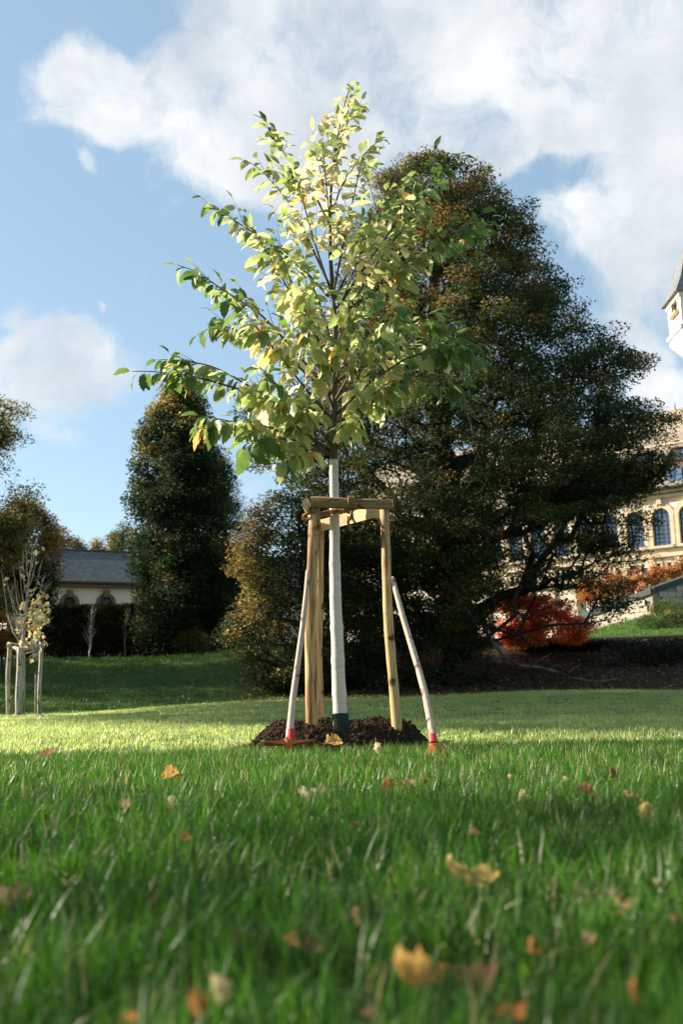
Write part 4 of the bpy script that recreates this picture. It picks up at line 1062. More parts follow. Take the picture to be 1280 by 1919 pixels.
def young_tree():
    Y0 = 7.75
    base = np.array([at(637, 1352, Y0)[0], Y0, .10])
    e = empty('young_chestnut_tree', base, 'young staked chestnut tree with whitewashed trunk and yellow-green leaves', 'tree')
    def c1(cx, cy): return 240 + cx / 1.7778, 120 + cy / 1.7783
    stem_px = [(637.5, 1372), (637, 1340), (634, 1250), (630, 1160), (627.5, 1060), (627, 960), (625.5, 862), (625, 790), (626.5, 700), (628, 620), (625, 560), (619, 480), (618, 400), (622, 330), (630, 270), (640, 220), (652, 175), (657, 160)]
    stem = [at(x, y, Y0) for x, y in stem_px]
    rpx = [13.5, 13.2, 12, 11.2, 10.2, 9.2, 8.3, 7, 6.2, 5.4, 4.6, 3.8, 3.0, 2.4, 1.9, 1.5, 1.1, .8]
    srad = [r / F * Y0 for r in rpx]
    def resample(P, Rr, n):
        P = np.array(P); s = np.r_[0, np.cumsum(np.linalg.norm(np.diff(P, axis=0), axis=1))]; t = np.linspace(0, s[-1], n)
        return [np.array([np.interp(k, s, P[:, i]) for i in range(3)]) for k in t], [float(np.interp(k, s, Rr)) for k in t]
    k = MB(); P, Rr = resample(stem[:7], srad[:7], 60)
    Rr = [r * (1 + .05 * mnoise.noise(Vector((0, 0, p[2] * 7))) + .09 * math.exp(-(((p[2] * 4.1) % 1 - .5) / .09) ** 2)) for p, r in zip(P, Rr)]
    P = [p + np.array([.004 * mnoise.noise(Vector((p[2] * 3, 1, 0))), 0, 0]) for p in P]
    k.tube(P, Rr, 20, wob=.05, caps=True); k.build('painted_trunk', M['whitewash'], e, base, True)
    wood_ = MB(); P, Rr = resample(stem[6:], srad[6:], 60); wood_.tube([P[0] - np.array([0, 0, .01])] + P, [Rr[0] * .97] + Rr, 14, wob=.05)
    wood_.build('trunk', M['young_bark'], e, base, True)
    # main branches: paths read off the photograph (tip ... trunk), each with its own reach towards or away from the camera
    raw = [([(30, 1090), (110, 1080), (250, 1085), (420, 1120), (560, 1215), (672, 1288)], -.5), ([(75, 985), (170, 985), (280, 1005), (400, 1070), (540, 1165), (675, 1245)], .3),
           ([(140, 662), (230, 690), (310, 750), (440, 830), (560, 960), (683, 1112)], -.2), ([(170, 815), (260, 780), (350, 820), (470, 900), (590, 1010), (680, 1130)], .7),
           ([(240, 445), (300, 490), (400, 550), (500, 620), (600, 700), (668, 775)], .2), ([(380, 390), (450, 415), (540, 500), (610, 620), (672, 740)], -.4),
           ([(450, 185), (480, 245), (545, 330), (620, 430), (672, 540)], .2), ([(610, 200), (620, 260), (645, 380), (668, 490)], -.3), ([(420, 640), (470, 700), (540, 800), (610, 900), (683, 1010)], -.6),
           ([(330, 880), (420, 930), (500, 1010), (590, 1100), (682, 1190)], -.8), ([(250, 1290), (330, 1240), (440, 1230), (560, 1260), (676, 1300)], -.6), ([(420, 1390), (470, 1320), (560, 1290), (640, 1290), (678, 1305)], -1.0),
           ([(560, 1400), (580, 1340), (620, 1310), (678, 1305)], -.8),
           ([(870, 245), (820, 265), (760, 330), (705, 420), (680, 500)], -.3), ([(790, 130), (745, 160), (715, 240), (690, 340)], .2), ([(950, 345), (920, 400), (850, 500), (760, 640), (690, 780)], .3),
           ([(1110, 380), (1040, 410), (940, 500), (820, 650), (695, 815)], -.4), ([(1225, 500), (1130, 560), (980, 650), (840, 740), (700, 840)], -.2), ([(1150, 640), (1050, 680), (930, 740), (800, 800), (695, 860)], -.8),
           ([(1130, 780), (1050, 800), (920, 830), (800, 920), (690, 1030)], .5), ([(1195, 975), (1080, 960), (950, 945), (830, 985), (692, 1060)], -.3), ([(1140, 1060), (1050, 1040), (920, 1040), (800, 1090), (690, 1170)], -.9),
           ([(1120, 1175), (1040, 1120), (930, 1110), (800, 1160), (690, 1285)], -.5), ([(930, 1180), (860, 1150), (790, 1170), (690, 1270)], -1.0), ([(750, 1260), (735, 1230), (710, 1240), (688, 1270)], -.5),
           ([(560, 480), (590, 560), (630, 660), (676, 760)], -.8), ([(780, 470), (750, 560), (715, 660), (685, 760)], -.9), ([(850, 620), (800, 690), (740, 770), (692, 850)], -1.1),
           ([(500, 760), (550, 830), (620, 930), (684, 1030)], -1.1), ([(600, 1000), (620, 1040), (650, 1090), (684, 1150)], -1.2), ([(780, 900), (750, 960), (720, 1010), (688, 1070)], -1.2),
           ([(480, 600), (540, 700), (610, 800), (684, 900)], 1.0), ([(820, 560), (780, 680), (730, 800), (690, 910)], 1.1), ([(400, 1000), (480, 1060), (580, 1130), (682, 1200)], 1.1), ([(900, 900), (830, 960), (760, 1030), (690, 1100)], 1.2),
           ([(650, 330), (655, 400), (668, 500), (676, 600)], -.5), ([(730, 380), (715, 450), (695, 540), (680, 620)], .5), ([(1010, 500), (930, 600), (820, 720), (694, 880)], -.7),
           ([(560, 640), (600, 740), (650, 850), (686, 960)], -.5), ([(760, 700), (735, 800), (710, 880), (688, 960)], .4), ([(300, 1150), (400, 1150), (540, 1190), (676, 1265)], .6), ([(480, 1180), (540, 1200), (620, 1230), (678, 1270)], -1.3),
           ([(900, 1010), (840, 1030), (760, 1060), (690, 1120)], -1.4), ([(700, 160), (690, 220), (686, 300), (684, 380)], -.15), ([(740, 60), (742, 110), (720, 190), (696, 290)], 0)]
    br = MB(); leaves = []
    def add_leaf(p, d, n, t_in, s):
        leaves.append((p, d, n, t_in, s))
    for pts, dy in raw:
        pts = pts[::-1]; n = len(pts); tot = [0]
        for i in range(1, n): tot.append(tot[-1] + math.hypot(pts[i][0] - pts[i - 1][0], pts[i][1] - pts[i - 1][1]))
        Q = []
        for i, (cx, cy) in enumerate(pts):
            t = tot[i] / tot[-1]; Yd = Y0 + dy * t ** 1.1
            q = at(*c1(cx, cy), Y0)
            # keep the branch's own lateral reach and height when it leans towards or away from the camera
            q = CAM + (q - CAM) * (Yd / Y0) if abs(dy) < .35 else q + np.array([0, Yd - Y0, 0])
            Q.append(q)
        P, _ = resample(Q, [0] * n, 60)
        ln = sum(np.linalg.norm(P[i + 1] - P[i]) for i in range(59)); P = P[:max(30, int(60 * (1 - .05 / ln)))]     # the last leaf reaches past its twig
        P, _ = resample(P, [0] * len(P), 26)
        for _s in range(2):
            P = [P[0]] + [(P[i - 1] + 2 * P[i] + P[i + 1]) / 4 for i in range(1, len(P) - 1)] + [P[-1]]
        Lb = sum(np.linalg.norm(P[i + 1] - P[i]) for i in range(len(P) - 1)); r0 = .0045 + .0052 * Lb
        br.tube(P, [r0 * (1 - .78 * i / 25) for i in range(26)], 7)
        def leafy(path, t0, dens, size):
            L_ = sum(np.linalg.norm(path[i + 1] - path[i]) for i in range(len(path) - 1)); m_ = max(2, int(L_ * (1 - t0) * dens)); side = 1
            for j in range(m_ + 1):
                t = t0 + (1 - t0) * j / m_; f = t * (len(path) - 1); i = min(int(f), len(path) - 2); p = path[i] + (path[i + 1] - path[i]) * (f - i); d = path[i + 1] - path[i]; d = d / np.linalg.norm(d)
                sd = np.cross(d, [0, 0, 1.0]); sd /= np.linalg.norm(sd) + 1e-6; side = -side
                hor = math.hypot(p[0] - base[0], p[1] - base[1]); topf = np.clip((p[2] - 2.2) / 2.9, 0, 1)
                droop = rng.uniform(.3, 1.3) * (1.2 - .85 * topf) if j < m_ else rng.uniform(-.1, .3)
                ld = d * rng.uniform(.4, .8) + sd * side * rng.uniform(.35, .85) * (0 if j == m_ else 1) + np.array([0, 0, -1]) * droop + rng.normal(0, .15, 3)
                ld /= np.linalg.norm(ld); nn = np.array([rng.normal(0, .45), rng.normal(0, .45), 1.0]) ; nn -= ld * (nn @ ld); nn /= np.linalg.norm(nn)
                add_leaf(p, ld, nn, t, size * rng.uniform(.75, 1.2) * (1 - .25 * topf) * (.8 if j == m_ else 1))
        leafy(P, .32, 21, .182)
        nt_ = int(3 + Lb * 5.2)
        for j in range(nt_):
            t = rng.uniform(.28, .92); i = int(t * 24); p = P[i]; d = P[i + 1] - P[i]; d = d / np.linalg.norm(d)
            rv = rng.normal(0, 1, 3); rv -= d * (rv @ d); rv /= np.linalg.norm(rv); rv[2] = abs(rv[2]) * .4
            td = d * .8 + rv * .7; td /= np.linalg.norm(td); l = rng.uniform(.12, .34) * (1.15 - t * .5) * min(1, Lb)
            T = [p + td * l * s + np.array([0, 0, -.05 * l * s * s]) for s in np.linspace(0, 1, 6)]
            br.tube(T, [.0034 * (1 - .6 * s) for s in np.linspace(0, 1, 6)], 5); leafy(T, .15, 22, .176)
    br.build('branches', M['twig'], e, base, True)
    # colour: the shoots at the tips are still green, the leaves further in have turned
    meshes = {}
    def mesh_for(v, c):
        if (v, c) not in meshes:
            me = bpy.data.meshes.new('leaf'); me.from_pydata([tuple(p) for p in LV[v][0]], [], LV[v][1]); me.materials.append(LM[c]); me.polygons.foreach_set('use_smooth', [True] * len(me.polygons)); me.update(); meshes[(v, c)] = me
        return meshes[(v, c)]
    rec = []
    for p, d, n, t, s in leaves:
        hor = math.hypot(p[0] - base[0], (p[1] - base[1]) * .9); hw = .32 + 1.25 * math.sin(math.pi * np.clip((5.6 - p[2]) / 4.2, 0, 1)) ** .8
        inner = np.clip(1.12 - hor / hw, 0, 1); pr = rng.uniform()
        right = np.clip((p[0] - .3) / .9, 0, 1) * .4  # greener, darker leaves on the right: shade put into their colour
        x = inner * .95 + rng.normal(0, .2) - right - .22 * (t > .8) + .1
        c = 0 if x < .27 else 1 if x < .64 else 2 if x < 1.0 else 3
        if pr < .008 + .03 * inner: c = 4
        B = np.cross(n, d); mat = np.stack([d, B, n], 1) * s
        vis = s * s * abs(n @ ((p - CAM) / np.linalg.norm(p - CAM))) / np.linalg.norm(p - CAM) ** 2
        rec.append((vis, p, mat, c, int(rng.integers(0, 6))))
    rec.sort(key=lambda a: -a[0])
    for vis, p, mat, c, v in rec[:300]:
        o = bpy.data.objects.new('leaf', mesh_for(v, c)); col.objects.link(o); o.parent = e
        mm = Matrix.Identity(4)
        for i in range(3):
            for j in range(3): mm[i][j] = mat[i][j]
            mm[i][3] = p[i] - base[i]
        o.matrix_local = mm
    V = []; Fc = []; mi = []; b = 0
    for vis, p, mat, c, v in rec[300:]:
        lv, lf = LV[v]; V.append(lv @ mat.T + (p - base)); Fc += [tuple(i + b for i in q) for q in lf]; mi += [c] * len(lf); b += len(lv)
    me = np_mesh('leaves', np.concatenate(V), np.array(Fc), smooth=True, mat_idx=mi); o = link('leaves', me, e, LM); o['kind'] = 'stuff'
    print('young tree leaves', len(rec))
young_tree()

def collar():
    M['collar'] = surf('collar_plastic', [(.3, (.012, .03, .026)), (.7, (.03, .06, .052))], (30, 30, 30), bump=.2, rough=.45)
    b = at(638, 1356, 7.75); t = at(637.5, 1336, 7.75); k = MB(); n = 28
    e = empty('trunk_collar', b, 'dark green ribbed plastic collar around the base of the white trunk', 'tree guard')
    r = .058
    k.ring([(0, 0)], [(0, 0)], 0, 0) if False else None
    V = []; Fc = []
    for j, (z, rr) in enumerate(((-.06, r * 1.03), (t[2] - b[2], r), (t[2] - b[2] - .004, r - .007), (-.06, r - .004))):
        for i in range(n):
            a = 2 * math.pi * i / n; q = rr * (1 + (.03 if i % 2 else -.02)); V.append((q * math.cos(a), q * math.sin(a), z))
    for j in range(3):
        for i in range(n): Fc.append((j * n + i, j * n + (i + 1) % n, (j + 1) * n + (i + 1) % n, (j + 1) * n + i))
    k.add(V, Fc); k.build('sleeve', M['collar'], e)
    k = MB(); m_ = 22
    for i in range(m_):
        a = 2 * math.pi * i / m_; p = np.array([math.cos(a) * (r + .003), math.sin(a) * (r + .003), 0]); k.tube([p + np.array([0, 0, -.05]), p + np.array([0, 0, t[2] - b[2] - .012])], .0035, 5)
    q = [np.array([math.cos(a) * (r + .003), math.sin(a) * (r + .003), t[2] - b[2] - .006]) for a in np.linspace(0, 2 * math.pi, 29)]; k.tube(q, .005, 6, caps=False); k.build('ribs', M['collar'], e)
collar()

def rope():
    a = at(627, 964, 7.75); k = MB()
    def strand(P, r=.0105):
        P = [np.array(p, float) for p in P]; s = np.r_[0, np.cumsum([np.linalg.norm(P[i + 1] - P[i]) for i in range(len(P) - 1)])]; n = max(8, int(s[-1] / .012)); t = np.linspace(0, s[-1], n)
        Q = [np.array([np.interp(x, s, [p[i] for p in P]) for i in range(3)]) for x in t]
        for _ in range(3): Q = [Q[0]] + [(Q[i - 1] + 2 * Q[i] + Q[i + 1]) / 4 for i in range(1, len(Q) - 1)] + [Q[-1]]
        k.tube(Q, [r * (1 + .16 * math.sin(i * 2.2)) for i in range(len(Q))], 8, wob=.35)
    fl = at(580, 966, 7.52)
    # round the left stake and across to the trunk
    c = fl; strand([c + np.array([.05, -.045, .02]), c + np.array([-.045, -.03, .0]), c + np.array([-.05, .04, -.03]), c + np.array([.05, .05, 0]), c + np.array([.1, .1, .01]), a + np.array([-.05, -.055, .0]), a + np.array([0, -.075, .0]), a + np.array([.055, -.05, .02]), a + np.array([.05, .04, .02]), a + np.array([-.05, .05, 0]), a + np.array([-.055, -.03, -.008])])
    strand([c + np.array([.06, .03, .012]), a + np.array([-.07, -.045, .012]), a + np.array([.02, -.08, .022]), a + np.array([.11, -.08, .0]), a + np.array([.14, -.1, -.02])])
    strand([a + np.array([.05, -.06, .02]), a + np.array([.1, -.11, .03]), a + np.array([.15, -.17, .03]), at(657, 966, 7.55), at(660, 962, 7.50), at(655, 975, 7.54)], .0115)
    # round the front rail
    for dx in (0, 5, -4):
        m_ = at(658 + dx, 943, 7.455); strand([m_ + np.array([0, math.cos(t) * .053, math.sin(t) * .053]) for t in np.linspace(0, 2 * math.pi, 14)], .009)
    strand([at(653, 968, 7.56), at(652, 978, 7.55), at(656, 988, 7.55), at(657, 996, 7.55)], .0095); strand([at(660, 964, 7.53), at(662, 974, 7.53), at(666, 980, 7.53)], .008)
    # frayed fibres
    for _ in range(60):
        p = at(rng.uniform(632, 664), rng.uniform(955, 975), rng.uniform(7.5, 7.66)); d = rng.normal(0, 1, 3); d /= np.linalg.norm(d); k.tube([p, p + d * .018, p + d * .03 + np.array([0, 0, -.006])], .0008, 3, caps=False)
    o = k.build('rope', M['coir'], None, a, True); tag(o, 'brown coir rope tying the white trunk to the stake frame', 'rope')
rope()

# ------------------------------------------------------------------ tools
M['red_paint'] = surf('red_paint', [(.3, (.42, .03, .03)), (.7, (.55, .05, .045))], (20, 20, 20), bump=.1, rough=.4)
M['orange_steel'] = surf('orange_painted_steel', [(.3, (.4, .08, .02)), (.7, (.58, .14, .03))], (12, 12, 12), bump=.2, bdist=.003, rough=.45)
M['amber_steel'] = surf('amber_painted_steel', [(.3, (.42, .14, .02)), (.7, (.58, .23, .03))], (12, 12, 12), bump=.2, bdist=.003, rough=.45)
M['bare_steel'] = surf('bare_steel', [(.3, (.5, .48, .42)), (.7, (.66, .64, .58))], (20, 20, 20), bump=.1, rough=.35)
def blade(mb, p, d, up, l, w0, w1, th, mi=0, droop=.0):
    """tapering pick or hoe arm"""
    d = np.array(d, float); d /= np.linalg.norm(d); up = np.array(up, float); s = np.cross(d, up); s /= np.linalg.norm(s); u = np.cross(s, d); V = []
    N_ = 7
    for i in range(N_):
        t = i / (N_ - 1); w = w0 + (w1 - w0) * t ** 1.3; h = th * (1 - .75 * t); c = p + d * l * t - u * droop * t * t
        V += [c + s * w - u * h, c + s * w + u * h, c - s * w + u * h, c - s * w - u * h]
    Fc = [(4 * i + a, 4 * i + (a + 1) % 4, 4 * i + 4 + (a + 1) % 4, 4 * i + 4 + a) for i in range(N_ - 1) for a in range(4)] + [(0, 1, 2, 3)[::-1], tuple(4 * N_ - 4 + a for a in range(4))]
    mb.add(V, Fc, mi)
def left_tool():
    px = [(577, 1070), (574, 1110), (566.5, 1180), (557, 1250), (549, 1310), (544.5, 1355), (541.5, 1385)]; Ys = np.linspace(7.41, 6.98, len(px))
    P = [at(x, y, Y) for (x, y), Y in zip(px, Ys)]; b = P[-1]
    e = empty('mattock', b, 'mattock with straight pale handle and wide orange head leaning on the left stake', 'mattock', 'mattocks leaning on the tree stakes')
    k = MB(); rad = [.0165, .018, .0205, .022, .0235, .0245, .025]; Q = []; Rr = []
    for i in range(len(P) - 1):
        for t in (0, .25, .5, .75): Q.append(P[i] + (P[i + 1] - P[i]) * t); Rr.append(rad[i] + (rad[i + 1] - rad[i]) * t)
    k.tube([P[0] + (P[0] - P[1]) * .04] + Q + [P[-1]], [.009] + Rr + [.025], 14); ho = k.build('handle', M['handle_wood'], e, b, True)
    d = (P[-1] - P[-2]); d /= np.linalg.norm(d)
    k = MB(); c = at(543.5, 1367, 6.985); k.tube([c + np.array([.011, -.004, .005]), c + np.array([.010, -.006, -.03]), c + np.array([.006, -.006, -.1])], [.0255, .0265, .027], 14); k.build('paint_band', M['red_paint'], ho, b)
    # head: an eye with a hoe blade one way and an axe blade the other
    h = MB(); c = at(541, 1391, 6.97); h.tube([c + np.array([0, 0, .024]), c - np.array([0, 0, .05])], [.031, .034], 14)
    blade(h, c + np.array([-.02, 0, -.005]), (-1, -.1, .02), (0, .35, 1), .15, .02, .05, .016); blade(h, c + np.array([.02, 0, -.005]), (1, .1, .06), (0, .35, 1), .15, .02, .036, .014)
    ho = h.build('head', M['orange_steel'], e, b)
    h = MB(); blade(h, c + np.array([-.168, -.016, .0]), (-1, -.1, .02), (0, .35, 1), .028, .05, .054, .006); h.build('cutting_edge', M['bare_steel'], ho, b)
left_tool()
def right_tool():
    px = [(737, 1086), (742, 1108), (755, 1155), (770, 1205), (785, 1255), (797, 1300), (805, 1340), (811, 1378), (813, 1396)]; Ys = np.linspace(7.42, 6.5, len(px))
    P = [at(x, y, Y) for (x, y), Y in zip(px, Ys)]; b = P[-1]
    e = empty('mattock', b, 'mattock with curved pale handle and amber head leaning on the right stake', 'mattock', 'mattocks leaning on the tree stakes')
    k = MB(); rad = [.0165, .019, .021, .022, .023, .0235, .025, .026, .026]; Q = []; Rr = []
    for i in range(len(P) - 1):
        for t in (0, .25, .5, .75): Q.append(P[i] + (P[i + 1] - P[i]) * t); Rr.append(rad[i] + (rad[i + 1] - rad[i]) * t)
    k.tube([P[0] + (P[0] - P[1]) * .2] + Q + [P[-1]], [.008] + Rr + [.026], 14); ho = k.build('handle', M['handle_wood'], e, b, True)
    k = MB(); k.tube([at(811.4, 1379, 6.53), at(813, 1393, 6.49)], [.0275, .0285], 14); k.build('paint_band', M['red_paint'], ho, b)
    h = MB(); c = at(813.5, 1401, 6.47); h.tube([c + np.array([0, 0, .026]), c - np.array([0, 0, .045])], [.0305, .034], 14)
    blade(h, c + np.array([-.01, -.02, .0]), (-.22, -.9, -.30), (.1, -.3, 1), .14, .022, .034, .016, droop=.03); blade(h, c + np.array([.01, .0, 0]), (.42, .8, -.30), (0, .3, 1), .13, .02, .026, .014)
    h.build('head', M['amber_steel'], e, b)
right_tool()

# ------------------------------------------------------------------ small staked sapling far left
def left_sapling():
    Y = 25.5; b = at(36, 1337, Y); b[2] = gz(b[0], b[1])
    e = empty('tree_stake_frame', b, 'small grey wooden stake frame around the nearly bare sapling at far left', 'tree stakes')
    S = [((13.5, 1336), (17, 1203), 25.3, .055), ((33.5, 1340), (36.5, 1214), 24.9, .075), ((72.5, 1336), (76.5, 1203), 25.6, .052)]
    for (p0, p1, y, r) in S:
        k = MB(); A, B = at(*p0, y), at(*p1, y); A[2] = gz(A[0], A[1]) - .1; k.tube(stake_path(A, B, 12, .012), r, 12, wob=.07); k.build('stake', M['grey_wood'], e, b, True)
    for (p0, p1, y0, y1, r) in (((12, 1209), (83, 1212), 25.2, 25.5, .06), ((30, 1217), (78, 1214.5), 24.95, 25.65, .045), ((15, 1211), (38, 1217), 25.3, 24.95, .045)):
        k = MB(); k.tube(line(at(*p0, y0), at(*p1, y1), 6, .004), r, 10, wob=.06); k.build('rail', M['grey_wood'], e, b, True)
    Y = 25.4; b = at(42, 1338, Y); b[2] = gz(b[0], b[1])
    e = empty('lime_sapling', b, 'slim nearly bare sapling with a few pale yellow leaves inside the small stake frame', 'tree')
    tr = [b, at(42, 1270, Y), at(43, 1200, Y), at(47, 1150, Y), at(52, 1100, Y), at(57, 1060, Y), at(60, 1025, Y)]
    k = MB(); k.tube(tr, [.062, .058, .05, .038, .027, .018, .008], 9, wob=.05); k.build('trunk', M['grey_wood'], e, b, True)
    # long upright twigs
    k = MB(); tips = []
    spec = [(.30, 2, 1065), (.34, 20, 1120), (.32, 96, 1140), (.36, 84, 1110), (.40, 24, 1060), (.44, 84, 1075), (.46, 34, 1045), (.5, 78, 1050), (.42, 12, 1090), (.52, 42, 1030), (.56, 70, 1030), (.6, 48, 1018), (.64, 66, 1014), (.38, 100, 1155), (.36, 10, 1150), (.48, 90, 1095)]
    for t, px, py in spec:
        f = .30 + (t - .3) * 1.4; f = np.clip(f, .3, .9) * 6; i = min(int(f), 5); P0 = tr[i] + (tr[i + 1] - tr[i]) * (f - i); P1 = at(px, py, Y + rng.normal(0, .35))
        mid_ = P0 * .5 + P1 * .5 + np.array([(P1[0] - P0[0]) * .15, 0, -.10]); L_ = [P0, (P0 + mid_) / 2 + np.array([(P1[0] - P0[0]) * .07, 0, -.05]), mid_, (mid_ + P1) / 2, P1]; k.tube(L_, [.016, .013, .011, .008, .004], 5)
        for _ in range(4):
            s = rng.uniform(.3, .9); q = P0 + (P1 - P0) * s; k.tube([q, q + rng.normal(0, .12, 3) + np.array([(P1[0] - P0[0]) * .15, 0, .2])], [.006, .003], 4)
        for s in np.linspace(.2, 1, 9): tips.append(P0 + (P1 - P0) * s)
    k.build('branches', M['grey_wood'], e, b, True)
    T = np.array(tips); low = np.array([at(px, py, Y + rng.normal(0, .25)) for px, py in zip(rng.normal(62, 13, 60), rng.normal(1160, 24, 60))])
    c = np.concatenate([T[rng.uniform(size=len(T)) < .1], low]); cols = pal(c, (.58, .48, .22), [(.66, .57, .32), (.55, .4, .16)], lambda p: p[:, 2] * 0 + .5)
    V, Fc, cc = leaf_cloud(c, 3, .08, 1.1, .15, .12, cols, .1); link('crown', np_mesh('crown', V - b, Fc, cc), e, [M['foliage']])
    b = at(65, 1336, 25.5); b[2] = gz(b[0], b[1]); e = empty('marker_cane', b, 'thin cane with a small rust-red tag standing between the far-left stakes', 'cane')
    k = MB(); k.tube([b - np.array([0, 0, .05]), at(66, 1260, 25.5)], .013, 6); k.build('cane', M['grey_wood'], e, b)
    k = MB(); k.box(at(67, 1260, 25.48), (.1, .02, .07)); k.build('tag', M['brownstone'], e, b)
left_sapling()

# ------------------------------------------------------------------ fallen leaves
def fallen_leaf_mesh(sd, curl, cup, aspect):
    """broad leaf, dried: crumpled, rolled at the rim, with a ragged edge"""
    r_ = np.random.default_rng(sd); n = 16; m_ = 10; V = []; Fc = []
    for i in range(n + 1):
        t = i / n; w = aspect * .5 * (math.sin(math.pi * (t * .95 + .03)) ** .65) * (1.2 - .5 * t)
        for j in range(-m_ // 2, m_ // 2 + 1):
            s = j / (m_ / 2); e = abs(s) ** 3
            rg = 1 + e * (.10 * (1 if i % 2 else -1) + .30 * mnoise.noise(Vector((t * 4.5, s, sd * 7.0))))
            y = w * s * rg
            cr = mnoise.fractal(Vector((t * 3.2, s * 1.6, sd * 3.3)), 1.0, 2.0, 4)
            z = cup * (s * s) * w * 1.1 + curl * ((t - .5) ** 2) * 1.3 + .13 * cr + .02 * math.cos(22 * (t - abs(s) * .35)) * abs(s) + e * .05 * math.sin(9 * t + sd * 2 + s)
            V.append((t - .5 + .05 * e * cr, y * (1 - .25 * abs(cr)), z))
    k = m_ + 1
    for i in range(n):
        for j in range(m_):
            a = i * k + j
            if (j in (0, m_ - 1) or i > n - 3) and mnoise.noise(Vector((i * .55, j * 2.0, sd * 5.1))) > .22: continue      # torn bits
            Fc.append((a, a + 1, a + k + 1, a + k))
    b = len(V); V += [(-.5, .012, 0), (-.5, -.012, 0), (-.72, .008, .05), (-.95, .006, .16), (-.72, -.008, .05), (-.95, -.006, .16)]
    Fc += [(b, b + 2, b + 4, b + 1), (b + 2, b + 3, b + 5, b + 4)]
    return V, Fc
FALL = {'yellow': (.62, .43, .13), 'amber': (.58, .33, .08), 'orange': (.5, .2, .05), 'tan': (.42, .29, .15), 'pale': (.62, .52, .30), 'brown': (.22, .13, .065), 'red': (.3, .11, .05)}
def spotted(name, c):
    mt = leaf_mat(name, c, .3, rough=.6, gloss=.2, vary=.12); nt = mt.node_tree; N = nt.nodes.new; L = nt.links.new
    p = next(n for n in nt.nodes if n.type == 'BSDF_PRINCIPLED'); src = p.inputs['Base Color'].links[0].from_socket
    tc = N('ShaderNodeTexCoord'); n = N('ShaderNodeTexNoise'); n.inputs['Scale'].default_value = 6; n.inputs['Detail'].default_value = 8; n.inputs['Roughness'].default_value = .7; L(tc.outputs['Object'], n.inputs['Vector'])
    r = ramp_node(N, [(.40, (1.05, 1.05, 1)), (.5, (.85, .72, .55)), (.64, (.35, .22, .13))]); L(n.outputs['Fac'], r.inputs[0])
    # paler midrib and side veins, flat print on the blade
    sx = N('ShaderNodeSeparateXYZ'); L(tc.outputs['Object'], sx.inputs[0])
    def mth(op, a, b=None):
        k = N('ShaderNodeMath'); k.operation = op
        for i_, q in enumerate((a, b)):
            if q is None: continue
            if isinstance(q, (int, float)): k.inputs[i_].default_value = q
            else: L(q, k.inputs[i_])
        return k.outputs[0]
    ay = mth('ABSOLUTE', sx.outputs[1]); v = mth('SINE', mth('MULTIPLY', mth('SUBTRACT', sx.outputs[0], mth('MULTIPLY', ay, .9)), 52.0))
    vein = mth('MAXIMUM', mth('GREATER_THAN', v, .93), mth('LESS_THAN', ay, .012)); mx = N('ShaderNodeMix'); mx.data_type = 'RGBA'; mx.blend_type = 'MULTIPLY'; mx.inputs[0].default_value = .85
    L(src, mx.inputs[6]); L(r.outputs[0], mx.inputs[7]); m2 = N('ShaderNodeMix'); m2.data_type = 'RGBA'; L(mth('MULTIPLY', vein, .45), m2.inputs[0]); L(mx.outputs[2], m2.inputs[6]); m2.inputs[7].default_value = (.62, .5, .28, 1); L(m2.outputs[2], p.inputs['Base Color']); return mt
FM = {k: spotted('fallen_' + k, c) for k, c in FALL.items()}
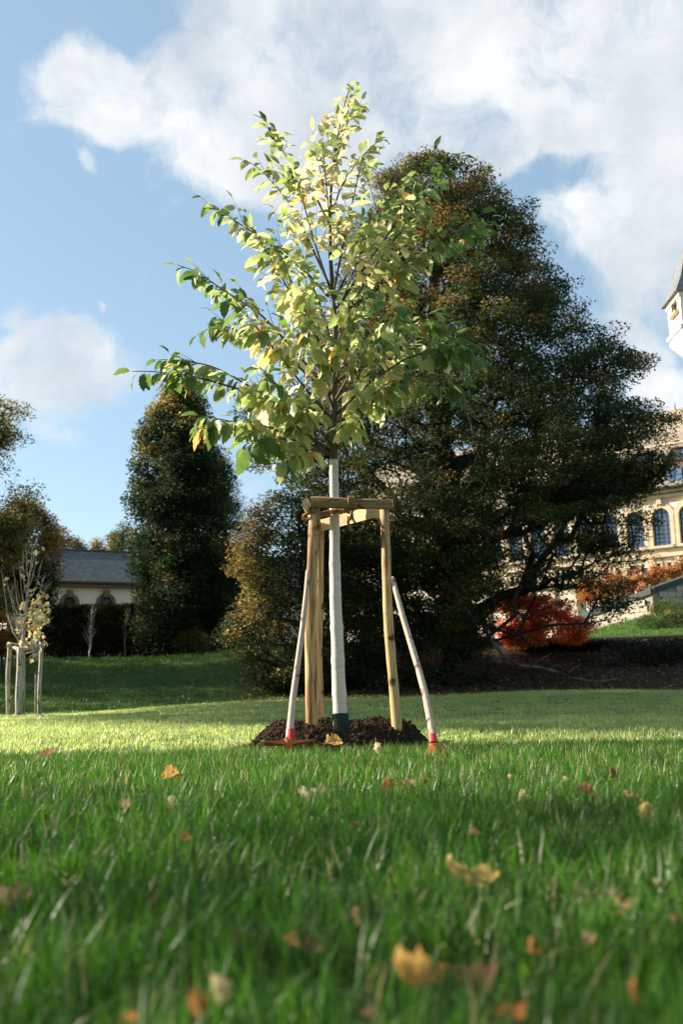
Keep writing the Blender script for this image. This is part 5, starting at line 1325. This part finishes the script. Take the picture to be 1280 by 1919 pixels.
LEAVES = [  # photo x, y, width in photo pixels, height above the soil, colour, label
    (322, 1453, 40, .07, 'amber', 'curled amber leaf lying alone in the grass left of the mound'),
    (583, 1492, 60, .06, 'pale', 'large pale yellow leaf in the grass right in front of the mound'),
    (728, 1474, 34, .07, 'orange', 'orange-brown curled leaf left of two tan leaves in front of the mound'),
    (764, 1469, 34, .07, 'tan', 'tan leaf between the orange curled leaf and a small brown one'),
    (796, 1467, 20, .07, 'brown', 'small brown leaf below the curved-handled mattock'),
    (1097, 1482, 34, .08, 'red', 'red-brown curled leaf in the sunlit grass on the right'),
    (1145, 1449, 22, .08, 'brown', 'narrow brown leaf standing up, farthest back on the right'),
    (1180, 1493, 36, .07, 'tan', 'tan twisted leaf between the red-brown and the bright yellow leaf at right'),
    (1210, 1523, 40, .07, 'yellow', 'bright yellow upright leaf near the right picture edge'),
    (978, 1497, 34, .06, 'pale', 'pale tan leaf tilted among blades right of the mattock'),
    (880, 1500, 16, .07, 'brown', 'tiny brown leaf below the amber mattock head'),
    (664, 1551, 26, .06, 'red', 'small red-brown leaf by itself in the middle of the grass'),
    (350, 1573, 30, .06, 'orange', 'small orange leaf glowing low in the grass at left'),
    (235, 1514, 34, .06, 'tan', 'flat tan leaf left of the small orange leaf'),
    (325, 1508, 36, .05, 'pale', 'pale flat leaf half sunk in grass below the curled amber leaf'),
    (90, 1516, 20, .06, 'tan', 'small tan leaf at the left end of the grass'),
    (88, 1413, 32, .08, 'brown', 'grey-brown leaf on the grass tips at the far left'),
    (882, 1648, 112, .06, 'yellow', 'large yellow ragged leaf right of centre in the foreground'),
    (665, 1722, 52, .05, 'brown', 'dull brown leaf sunk in the grass left of the large yellow leaf'),
    (770, 1836, 124, .07, 'amber', 'largest amber-yellow leaf near the bottom of the picture'),
    (545, 1768, 54, .06, 'amber', 'bright amber leaf overlapping a brown one left of the bottom centre'),
    (592, 1776, 46, .05, 'brown', 'brown leaf under the bright amber one left of the bottom centre'),
    (443, 1756, 34, .05, 'red', 'dim reddish leaf between the tan upright leaf and the amber pair'),
    (402, 1856, 66, .08, 'pale', 'pale tan leaf standing upright at the lower left'),
    (368, 1882, 56, .06, 'orange', 'orange-brown leaf at the foot of the upright pale leaf'),
    (998, 1779, 48, .07, 'orange', 'glowing orange curled leaf at lower right'),
    (1106, 1764, 38, .06, 'tan', 'small tan leaf right of the glowing orange curled leaf'),
    (1096, 1680, 72, .05, 'tan', 'broad tan leaf half hidden in grass at mid right'),
    (1160, 1700, 84, .05, 'brown', 'long brown leaf just right of the broad tan leaf'),
    (905, 1852, 110, .05, 'brown', 'large brown leaf right of the largest amber-yellow leaf'),
    (950, 1905, 84, .06, 'orange', 'pale orange leaf cut by the bottom edge right of centre'),
    (1183, 1856, 50, .09, 'orange', 'orange leaf standing among tall blades at the lower right corner'),
    (290, 1690, 48, .05, 'brown', 'brown leaf pressed into the grass at mid left'),
    (30, 1690, 78, .05, 'tan', 'long tan leaf at the left picture edge'),
    (890, 1566, 28, .05, 'brown', 'faint brown leaf above the large yellow ragged leaf'),
    (955, 1459, 18, .08, 'tan', 'tiny tan leaf on the grass tips right of the mattock'),
    (627, 1394, 36, .06, 'yellow', 'yellowish leaf leaning against the front of the soil mound'),
    (706, 1402, 22, .07, 'pale', 'whitish leaf standing upright in front of the dark soil'),
    (1268, 1728, 42, .06, 'tan', 'tan leaf cut by the right picture edge'),
    (1230, 1662, 30, .05, 'tan', 'small tan leaf above the one cut by the right edge'),
    (242, 1914, 34, .06, 'orange', 'small orange leaf at the bottom edge on the left'),
    (692, 1906, 50, .05, 'brown', 'brown leaf at the bottom edge below the largest amber leaf'),
    (835, 1402, 12, .07, 'red', 'tiny red leaf just right of the amber mattock head'),
    (1060, 1462, 14, .07, 'pale', 'tiny pale leaf left of the red-brown curled leaf')]
def fallen():
    shapes = [fallen_leaf_mesh(i, c, k, a) for i, (c, k, a) in enumerate([(.5, .5, .8), (-.3, .9, .75), (.8, .2, .85), (.2, 1.3, .7), (1.0, .8, .8)])]
    cache = {}
    for i, (x, y, w, h, c, lb) in enumerate(LEAVES):
        p = on_ground(x, y, h - .015); p = on_ground(x, y, max(.02, h - (.012 if y > 1430 else .0)) + gz(p[0], p[1])); dist = float((p - CAM) @ f_); size = w / F * dist * (1.0 if w < 45 else .92)
        v = int(rng.integers(0, 5)); key = (v, c)
        if key not in cache:
            me = bpy.data.meshes.new('fallen_leaf'); me.from_pydata(*[shapes[v][0], [], shapes[v][1]]); me.materials.append(FM[c]); me.polygons.foreach_set('use_smooth', [True] * len(me.polygons)); me.update(); cache[key] = me
        o = bpy.data.objects.new('fallen_leaf', cache[key]); col.objects.link(o); o.location = p; o.scale = (size,) * 3
        up = 'upright' in lb or 'standing' in lb
        tiltx = rng.uniform(.9, 1.3) if up else rng.uniform(.25, .9)
        o.rotation_euler = (tiltx, rng.uniform(-.35, .35) + (1.2 if up else 0), rng.uniform(-.5, .5) if up else rng.uniform(-3.1, 3.1))
        tag(o, lb, 'leaf', 'fallen leaves in the grass')
fallen()
def litter():
    """crumbs of brown leaf litter on the shaded bank"""
    n = 2600; x = rng.uniform(-3, 15, n); y = rng.uniform(25.3, 36, n); p = np.stack([x, y, zfun(x, y) + .03], -1)
    cols = pal(p, RUST, [OCH, (.08, .04, .02)], lambda q: q[:, 2] * 0 + .5); V, Fc, cc = leaf_cloud(p, 4, .25, .1, .1, .07, cols, 1.5)
    tag(link('leaf_litter', np_mesh('leaf_litter', V, Fc, cc), None, [M['foliage']]), 'brown leaf litter strewn over the dark bank under the beech', 'leaf litter', None, 'stuff')
litter()
